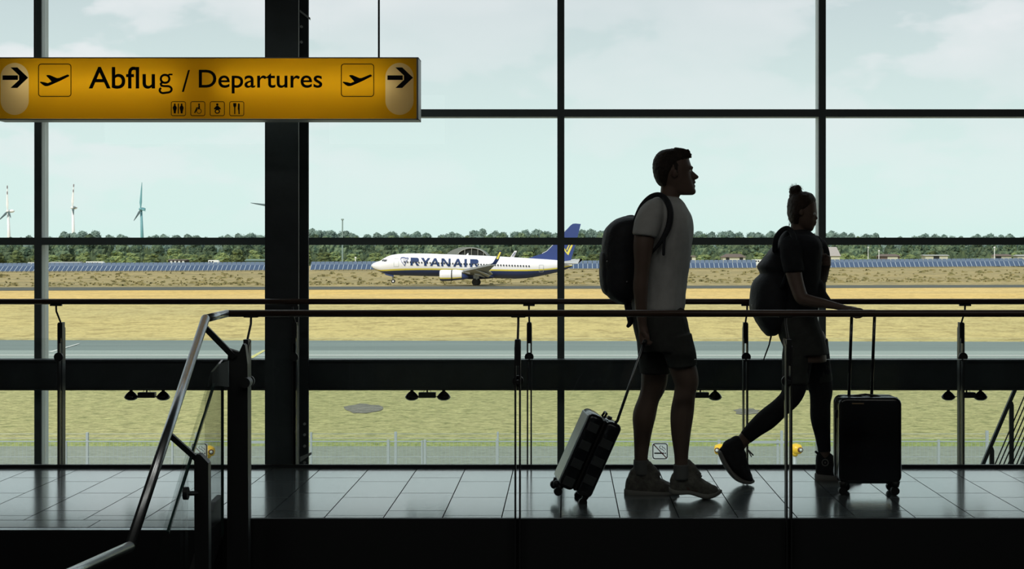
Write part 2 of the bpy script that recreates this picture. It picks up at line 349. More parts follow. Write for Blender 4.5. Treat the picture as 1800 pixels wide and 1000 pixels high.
# ---------------------------------------------------------------- airfield ground
ZG = -4.67; HG = EYE-ZG
def YG(py): return F*HG/(py-CY)
def strip(name, corners, m, z, label):
    """flat ground strip from four (px, py) corners on the airfield"""
    b = MB(); vs = []
    for px, py in corners:
        Y = YG(py); vs.append(Vector(((px-CX)/F*Y, Y, ZG+z)))
    b.add(vs, [(0, 1, 2, 3)]); return struct(b.build(name, m), label)
def gmat(name, ca, cb, cc, sc=(.12, .5, 1), s1=1.0, s2=.35, bump=.4, bs=3.0):
    m = bpy.data.materials.new(name); m.use_nodes = True; t = m.node_tree; b = t.nodes['Principled BSDF']
    b.inputs['Roughness'].default_value = .95; b.inputs['Specular IOR Level'].default_value = .1
    v = t.nodes.new('ShaderNodeTexCoord').outputs['Object']
    n1 = nnoise(t, v, s1, 8, .72, sc); n2 = nnoise(t, v, s2*.12, 4, .55, (.35, 1, 1)); n3 = nnoise(t, v, s1*7, 4, .7, (.35, .5, 1))
    c = nmix(t, nramp(t, n2, [(.38, 0.0), (.62, 1.0)]), ca, cb)
    c = nmix(t, nramp(t, n1, [(.46, 0.0), (.64, .9)]), c, cc)
    c = nmix(t, 1.0, c, nramp(t, n3, [(.3, .55), (.7, 1.30)]), 'MULTIPLY')
    t.links.new(c, b.inputs['Base Color'])
    bp = t.nodes.new('ShaderNodeBump'); bp.inputs['Strength'].default_value = bump; bp.inputs['Distance'].default_value = .3
    t.links.new(nnoise(t, v, bs, 5, .7, (.3, 1, 1)), bp.inputs['Height']); t.links.new(bp.outputs[0], b.inputs['Normal'])
    return m
M['g_scrub'] = gmat('dry brown scrub', (.42, .335, .16), (.36, .30, .15), (.23, .20, .10), (.5, .2, 1), .35)
M['g_gold'] = gmat('golden dry grass', (.72, .50, .165), (.66, .49, .20), (.55, .40, .16), (.12, .2, 1), .5)
M['g_straw'] = gmat('straw coloured mown grass', (.60, .50, .21), (.55, .47, .21), (.36, .29, .12), (.6, .35, 1), 1.0)
M['g_green'] = gmat('yellow green mown grass', (.46, .44, .20), (.53, .48, .235), (.23, .24, .10), (.7, .9, 1), 2.6)
M['g_verge'] = gmat('greener grass verge', (.28, .36, .12), (.40, .42, .17), (.16, .21, .07), (1.5, 1.0, 1), 3.0)
M['asphalt_d'] = mat('dark asphalt', (.095, .105, .09), .9, 0, .2, .25, .3, sc3=(.2, 1, 1))
M['asphalt'] = mat('grey blue asphalt', (.20, .25, .235), .85, 0, .25, .18, .25, sc3=(.15, 1, 1))
M['asphalt_l'] = mat('pale concrete shoulder', (.30, .355, .325), .85, 0, .25, .12, .3, sc3=(.15, 1, 1))
M['gravel'] = mat('pale grey road', (.30, .33, .27), .9, 0, .2, .3, 9, .3, 20, sc3=(.6, 1, 1))
M['paint_w'] = mat('white road paint', (.62, .64, .60), .8); M['paint_y'] = mat('yellow road paint', (.60, .56, .20), .8)
b = MB(); b.add([(-900, 8, ZG-.08), (900, 8, ZG-.08), (900, 2600, ZG-.08), (-900, 2600, ZG-.08)], [(0, 1, 2, 3)]); struct(b.build('ground', M['g_scrub']), 'dry brown scrub field behind the runway')
def dense(name, corners, m, z, label): return strip(name, corners, m, z, label)
dense('grass_field', [(-900, 1400), (2700, 1400), (2700, 500), (-900, 510)], M['g_straw'], -.05, 'straw coloured grass between taxiway and runway')
dense('grass_strip', [(-900, 534), (2700, 522), (2700, 501), (-900, 511.5)], M['g_gold'], -.03, 'golden band of dry grass in front of the runway')
dense('runway', [(-900, 513.5), (2700, 502.2), (2700, 498.0), (-900, 507.5)], M['asphalt_d'], 0.0, 'dark runway the airliner rolls on')
b = MB()
for i in range(40):
    X = -280+i*14; Y = 288+X*.09
    if -60 < X < 8 or True: b.box(X, X+.1, Y, Y+.1, ZG, ZG+.02)
dense('taxiway', [(-900, 660), (2700, 660), (2700, 602), (-900, 596)], M['asphalt'], 0.0, 'grey taxiway crossing the grass')
dense('taxiway_shoulder', [(-900, 660), (2700, 660), (2700, 617.5), (-900, 615.5)], M['asphalt_l'], .012, 'paler near half of the taxiway')
dense('grass_front', [(-900, 1400), (2700, 1400), (2700, 652), (-900, 652)], M['g_green'], .03, 'yellow green grass below the beam')
dense('grass_verge', [(-900, 795), (2700, 795), (2700, 774), (-900, 776)], M['g_verge'], .05, 'greener verge along the service road')
dense('service_road', [(-900, 2300), (2700, 2300), (2700, 788.5), (-900, 788)], M['gravel'], .07, 'pale grey service road inside the fence')
dense('marking_1', [(84, 619.5), (92, 619.5), (141, 604.5), (137, 604.5)], M['paint_w'], .03, 'white line across the taxiway at left')
dense('marking_2', [(436, 630), (445, 630), (468, 616), (462, 616)], M['paint_y'], .03, 'yellow line on the taxiway beside the column')
dense('marking_3', [(-900, 625), (2700, 626.4), (2700, 625.2), (-900, 623.8)], M['paint_w'], .025, 'long thin pale line on the taxiway')
M['earth'] = mat('bare grey earth', (.26, .25, .21), .95, 0, .1, .45, 3, .4, 8)
for n_, (x0, x1, y0, y1, wh) in enumerate([(604, 672, 711, 729, 'beside the black column'), (1288, 1336, 719, 731, "beyond the woman's trailing leg")]):
    b = MB(); rnd = random.Random(n_); ring = []
    for k in range(18):
        a = 2*PI*k/18; r = .75+.35*rnd.random(); px = (x0+x1)/2+math.cos(a)*r*(x1-x0)/2; py = (y0+y1)/2+math.sin(a)*r*(y1-y0)/2
        Y = YG(py); ring.append(Vector(((px-CX)/F*Y, Y, ZG+.045)))
    c = sum(ring, Vector())/18; c.z += .06
    b.add(ring+[c], [(k, (k+1) % 18, 18) for k in range(18)])
    tag(b.build('earth_patch', M['earth']), 'bare grey patch of earth in the grass '+wh, 'earth')
# dry weeds dotting the scrub in front of the solar panels: nobody could count them
b = MB(); rnd = random.Random(5)
for i in range(1500):
    px = rnd.uniform(-150, 1950); py = rnd.uniform(477, 499) - .0045*(px-900)
    if rnd.random() < .35: py = rnd.uniform(494, 499)-.0045*(px-900)
    Y = YG(py); X = (px-CX)/F*Y; h = rnd.uniform(.12, .42)*Y/430; wd = h*rnd.uniform(1.0, 3.5)
    for k in range(3):
        a = rnd.uniform(0, PI); dx, dy = math.cos(a)*wd, math.sin(a)*wd
        b.add([(X-dx, Y-dy, ZG-.1), (X+dx, Y+dy, ZG-.1), (X+dx*.5, Y+dy*.5, ZG+h), (X-dx*.6, Y-dy*.6, ZG+h*.8)], [(0, 1, 2, 3)])
M['weed'] = mat('brown weed', (.32, .27, .13), .95, 0, .1, .5, .2, col2=(.20, .19, .09))
tag(b.build('weeds', M['weed']), 'brown weeds scattered over the dry field by the solar panels', 'weeds', kind='stuff')

# ---------------------------------------------------------------- trees
def leafmat(name, ca, cb, rnd_=.5):
    m = mat(name, ca, .9, 0, .1, 0, 5.5, col2=cb, obj_rand=rnd_, stops=(.4, .6)); return m
M['leaf_far'] = leafmat('haze tinted far foliage', (.10, .155, .135), (.17, .235, .20), .3)  # distance haze is put into this pale grey green leaf colour
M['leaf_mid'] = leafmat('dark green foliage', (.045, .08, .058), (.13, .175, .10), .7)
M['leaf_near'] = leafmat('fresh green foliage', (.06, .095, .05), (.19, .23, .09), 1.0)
M['bark'] = mat('tree bark', (.10, .08, .06), .9)
def crown_mesh(name, m, seed, lobes, cards, tall):
    rnd = random.Random(seed); b = MB(); cs = []
    for i in range(lobes):
        t_ = rnd.random(); z = .16+.68*t_; rad = (.5 - .30*abs(t_-.35)**1.1)*(.75 if tall else 1)
        a = rnd.uniform(0, 2*PI); r = rnd.uniform(0, .55)*rad
        cs.append((Vector((math.cos(a)*r, math.sin(a)*r, z)), rnd.uniform(.13, .21)*(1.15 - .45*t_)))
    cs.append((Vector((0, 0, .42)), .28)); cs.append((Vector((0, 0, .72)), .17))
    for c, r in cs:
        bm = bmesh.new(); bmesh.ops.create_icosphere(bm, subdivisions=3, radius=r)
        for v in bm.verts: v.co *= 1+.45*noise.noise(v.co*11+c*7)+.3*noise.noise(v.co*26+c*9)
        b.addbm(bm, 0, Matrix.Translation(c) @ Matrix.Diagonal((1, 1, 1.05, 1)))
    for i in range(cards):
        c, r = rnd.choice(cs); d = Vector((rnd.gauss(0, 1), rnd.gauss(0, 1), rnd.gauss(.15, 1))).normalized(); p = c+d*r*rnd.uniform(.92, 1.28)
        s_ = rnd.uniform(.010, .022); q = Vector((rnd.gauss(0, 1), rnd.gauss(0, 1), rnd.gauss(0, 1))).normalized(); u = d.cross(q).normalized()*s_; v = d.cross(u).normalized()*s_
        u = u+d*s_*.5
        b.add([p-u, p+v, p+u, p-v*1.2], [(0, 1, 2, 3)])
    me = bpy.data.meshes.new(name); me.from_pydata(b.v, [], b.f); me.materials.append(m); me.update(); return me
def trunk_mesh():
    b = MB(); b.tube([(0, 0, -.02), (0, 0, .2), (.01, 0, .45)], [.022, .016, .01], 7)
    me = bpy.data.meshes.new('trunk'); me.from_pydata(b.v, [], b.f); me.materials.append(M['bark']); return me
TRUNK = trunk_mesh()
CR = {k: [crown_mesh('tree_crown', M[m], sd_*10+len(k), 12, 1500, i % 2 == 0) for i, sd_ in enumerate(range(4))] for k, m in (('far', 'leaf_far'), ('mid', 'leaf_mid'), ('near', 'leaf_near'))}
TOPS = [(-200, 415), (0, 418), (40, 412), (60, 416), (100, 409), (160, 403), (190, 407), (215, 414), (250, 416), (300, 411), (340, 411), (380, 414), (440, 407), (480, 408), (560, 402), (600, 403), (640, 409), (680, 407), (740, 406), (800, 407), (850, 402), (960, 402), (1000, 404), (1040, 400), (1060, 402), (1240, 402), (1300, 407), (1350, 405), (1460, 405), (1530, 408), (1570, 416), (1600, 411), (1640, 411), (1690, 412), (1760, 411), (2000, 408)]
def top_at(px):
    for (a, ya), (c, yc) in zip(TOPS[:-1], TOPS[1:]):
        if a <= px <= c: return ya+(yc-ya)*(px-a)/(c-a)
    return 410
rnd = random.Random(11)
def plant(kind, X, Y, h, wd, label, group):
    o = bpy.data.objects.new('tree', rnd.choice(CR[kind])); COL.objects.link(o)
    o.location = (X, Y, ZG-.1); o.scale = (wd, wd, h); o.rotation_euler = (0, 0, rnd.uniform(0, 6.28))
    tag(o, label, 'tree', group)
    c = bpy.data.objects.new('trunk', TRUNK); COL.objects.link(c); c.parent = o
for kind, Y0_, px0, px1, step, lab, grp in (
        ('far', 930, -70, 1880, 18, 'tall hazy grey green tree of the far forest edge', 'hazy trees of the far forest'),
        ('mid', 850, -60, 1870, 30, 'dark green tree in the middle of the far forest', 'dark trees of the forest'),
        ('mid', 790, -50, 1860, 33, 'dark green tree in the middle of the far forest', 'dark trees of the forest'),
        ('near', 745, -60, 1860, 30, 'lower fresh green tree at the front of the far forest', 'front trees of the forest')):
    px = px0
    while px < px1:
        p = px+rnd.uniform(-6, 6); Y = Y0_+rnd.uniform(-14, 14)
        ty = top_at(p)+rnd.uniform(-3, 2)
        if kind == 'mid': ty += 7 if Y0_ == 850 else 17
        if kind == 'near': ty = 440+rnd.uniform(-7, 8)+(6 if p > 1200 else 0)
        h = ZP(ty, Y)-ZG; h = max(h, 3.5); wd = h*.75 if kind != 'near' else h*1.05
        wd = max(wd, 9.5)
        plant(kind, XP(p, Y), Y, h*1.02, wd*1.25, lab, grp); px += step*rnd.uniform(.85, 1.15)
M['hedge'] = mat('undergrowth', (.05, .075, .045), .95, 0, .1, .5, .3, col2=(.09, .12, .06))
b = MB(); rnd = random.Random(3)
for i in range(900):
    p = -80+(i % 450)*4.4; Y = (770 if i < 450 else 905)+rnd.uniform(-3, 3)
    bm = bmesh.new(); bmesh.ops.create_icosphere(bm, subdivisions=1, radius=1)
    for v in bm.verts: v.co *= rnd.uniform(.7, 1.25)
    b.addbm(bm, 0, Matrix.Translation((XP(p, Y), Y, ZG+1)) @ Matrix.Diagonal((2.4, 2, rnd.uniform(2.5, 5.5)*(1 if i < 450 else 1.7), 1)))
tag(b.build('undergrowth', M['hedge']), 'dark undergrowth below the forest trees', 'bushes', kind='stuff')

# ---------------------------------------------------------------- solar field
def solmat(name, col, rough):
    m = mat(name, col, rough, 0, .6, .12, 2); return m
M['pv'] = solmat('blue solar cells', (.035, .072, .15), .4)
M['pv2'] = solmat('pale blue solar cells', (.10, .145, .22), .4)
M['pv_frame'] = mat('pale metal panel frame', (.55, .60, .62), .5, .3)
BOT = [(-80, 479), (330, 477.3), (700, 474.8), (1050, 473.5), (1450, 471.5), (1860, 468.5)]
def bot(px):
    for (a, ya), (c, yc) in zip(BOT[:-1], BOT[1:]):
        if a <= px <= c: return ya+(yc-ya)*(px-a)/(c-a)
segs = [(-75, 225, 'at the far left, left of the teal wind turbine'), (225, 470, 'between the teal turbine and the column'), (545, 790, 'left of and behind the airliner nose'), (1000, 1215, 'between the airliner tail and the man'), (1215, 1330, 'between the man and the woman'), (1445, 1650, 'just right of the woman'), (1650, 1860, 'at the far right')]
for (pa, pb, wh) in segs:
    ya = YG(bot((pa+pb)/2)); t = thing('solar_array', (XP((pa+pb)/2, ya), ya, ZG), 'long row of blue solar panels ' + wh, 'solar panels', 'rows of solar panels')
    n = int(round((pb-pa)/8.3)); fr = MB(); leg = MB()
    for i in range(n):
        q = []
        for px in (pa+(pb-pa)*i/n, pa+(pb-pa)*(i+1)/n):
            Y = YG(bot(px)); q.append(Vector((XP(px, Y), Y, ZG+.35)))
        u = q[1]-q[0]; hgt = 1.62*(Y/520); back = Vector((0, 3.1, hgt)); g = u*.045
        b = MB(); b.prism([q[0]+g, q[1]-g, q[1]-g+back, q[0]+g+back], (0, .06, -.06)); b.build('panel', M['pv'], t)
        fr.prism([q[0]-g, q[0]+g, q[0]+g+back, q[0]-g+back], (0, .09, -.05))
        leg.box(q[0].x-.05, q[0].x+.05, q[0].y+2.2, q[0].y+2.35, ZG-.1, ZG+.35+hgt*.7)
    fr.build('frame', M['pv_frame'], t)['kind'] = 'stuff'
    leg.build('leg', M['pv_frame'], t)['kind'] = 'stuff'
    # second and third rows seen just above the first
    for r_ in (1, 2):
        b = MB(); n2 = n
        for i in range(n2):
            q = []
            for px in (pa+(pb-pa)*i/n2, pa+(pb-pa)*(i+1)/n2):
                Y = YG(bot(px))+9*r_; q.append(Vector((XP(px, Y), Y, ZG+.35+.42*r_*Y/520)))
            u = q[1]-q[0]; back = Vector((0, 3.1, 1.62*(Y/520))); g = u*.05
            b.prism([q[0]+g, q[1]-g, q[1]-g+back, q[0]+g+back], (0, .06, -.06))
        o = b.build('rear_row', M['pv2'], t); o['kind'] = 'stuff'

# ---------------------------------------------------------------- small buildings and vehicles behind the panels
def pbox(b, x0, x1, y0, y1, Y, dep, mi=0): b.box(XP(x0, Y), XP(x1, Y), Y, Y+dep, ZP(y1, Y), ZP(y0, Y), mi)
M['white'] = mat('white paint', (.72, .74, .72), .5); M['cream'] = mat('cream wall', (.55, .55, .42), .8); M['roof_d'] = mat('dark brown roof', (.12, .09, .075), .8)
M['roof_g'] = mat('grey roof', (.30, .31, .29), .8); M['green_wall'] = mat('grey green wall', (.14, .21, .17), .8); M['dark'] = mat('dark opening', (.015, .018, .018), .8)
M['hangar'] = mat('grey hangar skin', (.17, .19, .18), .7); M['pinkroof'] = mat('pale grey red roof', (.34, .31, .29), .8)
YB = 712.0
def shed(name, label, cat, x0, x1, yr, ye, yb, wallm, roofm, dep=8, openings=(), hip=0.0, om='dark'):
    t = thing(name, (XP((x0+x1)/2, YB), YB+dep/2, ZG), label, cat)
    xa, xb = XP(x0, YB), XP(x1, YB); ze, zr = ZP(ye, YB), ZP(yr, YB); ex = (xb-xa)*.06
    b = MB(); b.box(xa+ex, xb-ex, YB, YB+dep, ZG-.1, ze); b.build('wall', M[wallm], t)
    b = MB(); h = hip*(xb-xa)
    b.add([(xa, YB-.6, ze), (xb, YB-.6, ze), (xb, YB+dep+.6, ze), (xa, YB+dep+.6, ze), (xa+h, YB+dep/2, zr), (xb-h, YB+dep/2, zr)],
          [(0, 3, 2, 1), (0, 1, 5, 4), (2, 3, 4, 5), (1, 2, 5), (3, 0, 4)]); b.build('roof', M[roofm], t)
    for (a, c) in openings:
        b = MB(); b.box(XP(a, YB), XP(c, YB), YB-.12, YB+.1, ZG, ZP(ye+.6, YB)); b.build('opening', M[om], t)
    return t
shed('shelter', 'dark roofed shelter with four pale openings behind the left solar panels', 'shelter', 294, 327, 456, 457.5, 468, 'dark', 'roof_d', 8, [(299, 303), (306, 310), (313, 317), (320, 324)], om='white')
shed('shed', 'long low grey green shed beside the black column', 'shed', 430, 470, 455.5, 458, 468, 'green_wall', 'green_wall', 8)
shed('long_building', 'long low building with pale green roof near the left mullion', 'building', 84, 140, 460, 462, 468, 'green_wall', 'roof_g', 8)
shed('house', 'house with hipped grey roof between the man and the woman', 'house', 1268, 1313, 446, 452, 466, 'cream', 'roof_d', 9, [(1276, 1282), (1300, 1306)], .22)
shed('hut', 'small flat roofed hut right beside the man', 'hut', 1205, 1224, 449, 451, 466, 'cream', 'roof_d', 7, [(1212, 1216)], .1)
shed('shelter', 'dark roofed shelter with one cream wall right of the woman', 'shelter', 1545, 1584, 446.5, 450.5, 466, 'roof_d', 'roof_d', 8, [(1560, 1578)], .15, om='cream')
shed('bus_shelter', 'flat roofed shelter with two cream bays, right of the woman', 'shelter', 1624, 1669, 447.5, 449.5, 466, 'cream', 'roof_g', 8, [(1641, 1651)], .0)
shed('hut', 'small hut with cream wall near the right edge of the forest', 'hut', 1748, 1780, 446.5, 450, 466, 'cream', 'roof_d', 7, [(1750, 1760)], .1)
shed('hut', 'pale hut cut by the right edge of the picture', 'hut', 1787, 1815, 447.5, 450, 466, 'cream', 'roof_g', 7, [], .05)
shed('house', 'house with large pale roof immediately right of the woman', 'house', 1448, 1478, 434, 450, 466, 'cream', 'pinkroof', 12, [(1455, 1460)], .12)
def vehicle(label, x0, x1, y0, ys=None, Y=705.0):
    t = thing('white_van', (XP((x0+x1)/2, Y), Y+1, ZG), label, 'van')
    xa, xb = XP(x0, Y), XP(x1, Y); zt = ZP(y0, Y); cab = (xb-xa)*.14
    b = MB(); b.prism([(xa, Y, ZG+.45), (xb, Y, ZG+.45), (xb, Y, ZG+1.2), (xb-cab*.5, Y, zt-.8), (xb-cab, Y, zt), (xa, Y, zt)], (0, 2.2, 0)); b.build('body', M['white'], t)
    nW = max(2, int((xb-xa)/1.4))
    for i in range(nW-1):
        a = xa+.4+(xb-xa-.8-cab)*i/nW; b = MB(); b.box(a, a+.7, Y-.02, Y+.02, zt-1.1, zt-.45); b.build('side_window', M['dark'], t)
    for a in (xa+.9, xb-.9):
        b = MB(); b.disc((a, Y+.1, ZG+.4), .42, .3, 'Y', 14); b.build('wheel', M['dark'], t)
vehicle('long white coach behind the solar panels, left of the column', 151, 185, 459.5)
vehicle('white camper with side windows near the black column', 366, 386, 457)
vehicle('small white van parked at the left mullion', 49, 62, 461)
vehicle('pale van seen behind the woman\'s backpack', 1322, 1345, 456)
# hangar with open lattice arch behind the airliner
hg = thing('hangar', (XP(822, YB), YB+10, ZG), 'round arched hangar with open ribs behind the airliner', 'hangar')
b = MB(); n = 24
def arch(xa, xb, yt, Y, k): a = PI*k/n; return Vector((XP((xa+xb)/2-math.cos(a)*(xb-xa)/2, Y), Y, ZP(462-math.sin(a)*(462-yt), Y)))
o0 = [arch(778, 862, 434, YB, k) for k in range(n+1)]; o1 = [p+Vector((0, 22, 0)) for p in [arch(778, 862, 434, YB, k) for k in range(n+1)]]
i0 = [arch(798, 860, 436, YB, k) for k in range(n+1)]
b.add(o0+o1, [(k, k+1, k+n+2, k+n+1) for k in range(n)]); b.build('skin', M['hangar'], hg)
b = MB(); b.add(o0+i0, [(k, k+1, k+n+2, k+n+1) for k in range(n)]); b.build('front_wall', M['hangar'], hg)
b = MB(); b.tube([p+Vector((0, -.2, 0)) for p in i0], .16, 6); b.build('arch_rim', M['roof_g'], hg)
for px in (806, 817, 829, 840, 850):
    b = MB(); zt = 462-math.sin(math.acos(max(-1, min(1, (829-px)/31.0))))*26; b.bar(P(px, 465, YB-.2), P(px, zt, YB-.2), .22, .2); b.build('rib', M['roof_g'], hg)
b = MB(); b.add(i0+[], [tuple(range(n+1))]); ob = b.build('interior', M['dark'], hg); ob.location.y += .5
M['mastm'] = mat('grey green lattice mast', (.22, .30, .28), .6)
def mast(label, px, y0, y1, Y, r, top=False):
    t = thing('mast', (XP(px, Y), Y, ZG), label, 'mast'); b = MB()
    b.tube([(XP(px, Y), Y, ZG), P(px, y0, Y)], [r*1.4, r], 8); b.build('pole', M['mastm'] if Y > 720 else M['white'], t)
    b = MB(); b.box(XP(px, Y)-r*2, XP(px, Y)+r*2, Y-r*2, Y+r*2, ZP(y0+2, Y), ZP(y0-.5, Y)); b.build('head', M['mastm'] if Y > 720 else M['white'], t)
mast('tall thin mast rising above the forest right of the column', 602, 385, 415, 730, .28)
mast('short pale lamp post in front of the airliner nose', 625, 452, 462, 600, .16)
mast('thin pole among the trees right of the woman', 1526, 434, 458, 705, .12)
mast('thin pale pole at the dark shelter right of the woman', 1545, 440, 458, 704, .14)
mast('pale pole beside the hut near the right edge', 1748, 434, 458, 704, .17)

# ---------------------------------------------------------------- wind turbines
M['wt_white'] = mat('off white turbine paint', (.80, .80, .80), .5); M['wt_teal'] = mat('teal coloured turbine paint', (.13, .32, .36), .5); M['wt_dark'] = mat('dark turbine blade', (.10, .15, .17), .5); M['wt_red'] = mat('grey red blade band', (.20, .17, .18), .5)  # teal is one even colour, the same on every side
def blade(t, hub, tip, Y, m, root=2.6, bands=False):
    h, e = P(hub[0], hub[1], Y-4), P(tip[0], tip[1], Y-4); d = e-h; u = d.normalized().cross(Vector((0, 1, 0)))
    def sec(f, wd): return [h+d*f-u*wd*.35, h+d*f+Vector((0, -.5, 0)), h+d*f+u*wd*.65, h+d*f+Vector((0, .5, 0))]
    st_ = [(0, 1.6), (.12, 1.9), (.25, root), (.5, root*.72), (.75, root*.5), (1, .5)]; b = MB(); vs = []
    for f, wd in st_: vs += sec(f, wd)
    fs = []
    for i in range(len(st_)-1):
        for k in range(4): fs.append((i*4+k, i*4+(k+1) % 4, i*4+4+(k+1) % 4, i*4+4+k))
    b.add(vs, fs+[(0, 1, 2, 3), (20, 21, 22, 23)]); bo = b.build('blade', m, t)
    if bands:
        for f0, f1 in ((.64, .75), (.86, .97)):
            b = MB(); b.bar(h+d*f0+u*.2, h+d*f1+u*.15, 1.15, 1.0); b.build('band', M['wt_red'], bo)
def turbine(label, hub, basex, tips, tow, bl, Y=2000.0, bands=(), r=1.7, nac=(1, 0)):
    t = thing('wind_turbine', (XP(basex, Y), Y, ZG), label, 'wind turbine')
    b = MB(); b.tube([(XP(basex, Y), Y, ZG), P(basex-(basex-hub[0])*.8, hub[1]+1, Y)], [r*1.5, r*.8], 12); b.build('tower', tow, t, True)
    b = MB(); c = P(hub[0]+nac[0]*2.5, hub[1], Y); b.ball(c, 1, 0, 2, (4.6, 2.2, 2.1)); b.build('nacelle', tow, t, True)
    b = MB(); b.ball(P(hub[0], hub[1], Y-3), 2.0, 0, 2); b.build('hub', tow, t, True)
    for i, tip in enumerate(tips): blade(t, hub, tip, Y, bl[i] if isinstance(bl, list) else bl, 3.2, i in bands)
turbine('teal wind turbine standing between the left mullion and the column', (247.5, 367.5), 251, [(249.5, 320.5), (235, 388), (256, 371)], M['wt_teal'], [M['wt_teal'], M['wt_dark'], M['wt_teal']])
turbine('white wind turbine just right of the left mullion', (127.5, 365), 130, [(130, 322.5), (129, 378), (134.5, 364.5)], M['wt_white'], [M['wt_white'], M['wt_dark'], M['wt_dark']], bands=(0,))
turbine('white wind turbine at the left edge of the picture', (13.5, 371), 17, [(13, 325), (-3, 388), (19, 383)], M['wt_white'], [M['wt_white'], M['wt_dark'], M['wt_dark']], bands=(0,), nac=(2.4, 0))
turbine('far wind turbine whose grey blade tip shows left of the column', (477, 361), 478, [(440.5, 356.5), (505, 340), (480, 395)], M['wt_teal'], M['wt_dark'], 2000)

# ---------------------------------------------------------------- fence, viewers, outside stair
M['galv'] = mat('galvanised steel', (.40, .44, .46), .55, .2)
YFc = 34.0
fence = thing('fence', (0, YFc, ZG), 'low galvanised wire mesh fence along the service road', 'fence')
b = MB(); x0, x1 = XP(-120, YFc), XP(1920, YFc)
for py, r in ((776, .014), (803, .008), (817, .008)): b.tube([(x0, YFc, ZP(py, YFc)), (x1, YFc, ZP(py, YFc))], r, 5)
b.build('rail_wire', M['galv'], fence)
b = MB(); x = x0
while x < x1: b.box(x-.002, x+.002, YFc-.002, YFc+.002, ZG, ZP(776, YFc)); x += .085
o = b.build('mesh_wires', M['galv'], fence); o['kind'] = 'stuff'
for px, w_, top in ((116, 3, 775), (303, 3, 774), (487, 3, 774), (682.5, 4.2, 773), (742, 3, 774), (747, 4.5, 773), (874, 5.0, 772), (1060, 4, 773), (1264, 5, 773), (1367, 4, 773), (1560, 4, 773), (1650, 4, 773), (-60, 4, 774)):
    b = MB(); X = XP(px, YFc); h = w_/2/F*YFc; b.box(X-h, X+h, YFc-.03, YFc+.03, ZG, ZP(top, YFc)); b.build('post', M['galv'], fence)
for xa, xb in ((437, 466), (1320, 1385)):
    b = MB(); b.box(XP(xa, YFc), XP(xb, YFc), YFc-.05, YFc-.01, ZP(779, YFc), ZP(774.5, YFc)); b.build('rail', M['galv'], fence, label='thicker pale rail between two posts')
Y2 = 40.0; f2 = thing('fence', (0, Y2, ZG), 'taller fence of thin wires and slim posts behind the mesh fence', 'fence')
b = MB()
for py in (762.5, 770): b.tube([(XP(-120, Y2), Y2, ZP(py, Y2)), (XP(1920, Y2), Y2, ZP(py, Y2))], .006, 5)
b.build('wire', M['galv'], f2)
for px, w_, top in ((153.5, 4, 760), (345, 3.5, 760), (547, 3, 760), (695.5, 4.5, 759), (875, 3.2, 759), (1048, 3, 759), (1374, 4.5, 757), (1735, 4.5, 757), (1556, 4, 758)):
    b = MB(); X = XP(px, Y2); h = w_/2/F*Y2; b.box(X-h, X+h, Y2-.04, Y2+.04, ZG, ZP(top, Y2)); b.build('post', M['galv'], f2)
M['yellow'] = mat('bright yellow enamel', (.80, .50, .03), .4); M['maroon'] = mat('dark red brown eyepiece', (.10, .03, .015), .4)
for px, py, s_, lab in ((367, 793, 1, 'yellow coin viewer seen through the stair glass'), (1266, 790, -1, "yellow coin viewer behind the woman's lifted heel"), (1399, 789.5, 1, 'yellow coin viewer behind the near railing post')):
    Yv = 29.0; k = Yv/F; c = P(px, py, Yv); t = thing('coin_viewer', (c.x, Yv, ZG), lab, 'viewer', 'yellow coin viewers outside')
    b = MB(); b.tube([(c.x-s_*.02, Yv, ZG), (c.x-s_*.02, Yv, c.z-.05)], .035, 10); b.build('stand', M['galv'], t, True)
    b = MB(); b.tube([c+Vector((-10*k*s_, .05, .01)), c+Vector((-8*k*s_, .05, .01)), c+Vector((0, 0, .005)), c+Vector((8*k*s_, -.03, 0)), c+Vector((10*k*s_, -.03, 0))], [.055, .075, .105, .085, .06], 18, flat=1.0)
    b.tube([c+Vector((-2*k*s_, 0, -.02)), c+Vector((-1*k*s_, 0, -.125))], [.07, .045], 12); b.build('housing', M['yellow'], t, True)
    b = MB(); b.tube([c+Vector((5*k*s_, -.06, .0)), c+Vector((7*k*s_, -.13, .0))], [.05, .045], 16); b.build('eyepiece', M['maroon'], t, True)
    b = MB(); b.tube([c+Vector((7*k*s_, -.125, .0)), c+Vector((7.2*k*s_, -.138, .0))], [.028, .026], 14); b.build('lens', M['alu'], t, True)
# outside stair at the right
Ys = 12.0; es = thing('outside_stair_railing', (XP(1770, Ys), Ys, -2.6), 'dark outside stair railing with sloping cables at the right edge', 'railing')
b = MB(); b.bar(P(1700, 880, Ys), P(1810, 624, Ys), .026, .03); b.build('top_rail', M['black_metal'], es)
for px, yt in ((1744, 786), (1778.5, 706), (1813, 625)):
    b = MB(); X = XP(px, Ys); h = 3.8/F*Ys; b.prism([(X-h, Ys, -4.67), (X+h, Ys, -4.67), (X+h, Ys, ZP(yt+6, Ys)), (X+h*.5, Ys, ZP(yt, Ys)), (X-h*.6, Ys, ZP(yt, Ys)), (X-h, Ys, ZP(yt+5, Ys))], (0, .02, 0)); b.build('post', M['black_metal'], es)
for i in range(11):
    b = MB(); dx = 13+i*7.6; b.tube([P(1700+dx, 900, Ys+.01), P(1700+dx+118, 626, Ys+.01)], .0052, 7); b.build('cable', M['black_metal'], es)
b = MB(); b.prism([P(1786, 840, Ys+.3), P(1830, 740, Ys+.3), P(1860, 740, Ys+.3), P(1860, 840, Ys+.3)], (0, .06, 0)); b.build('stringer', M['black_metal'], es)
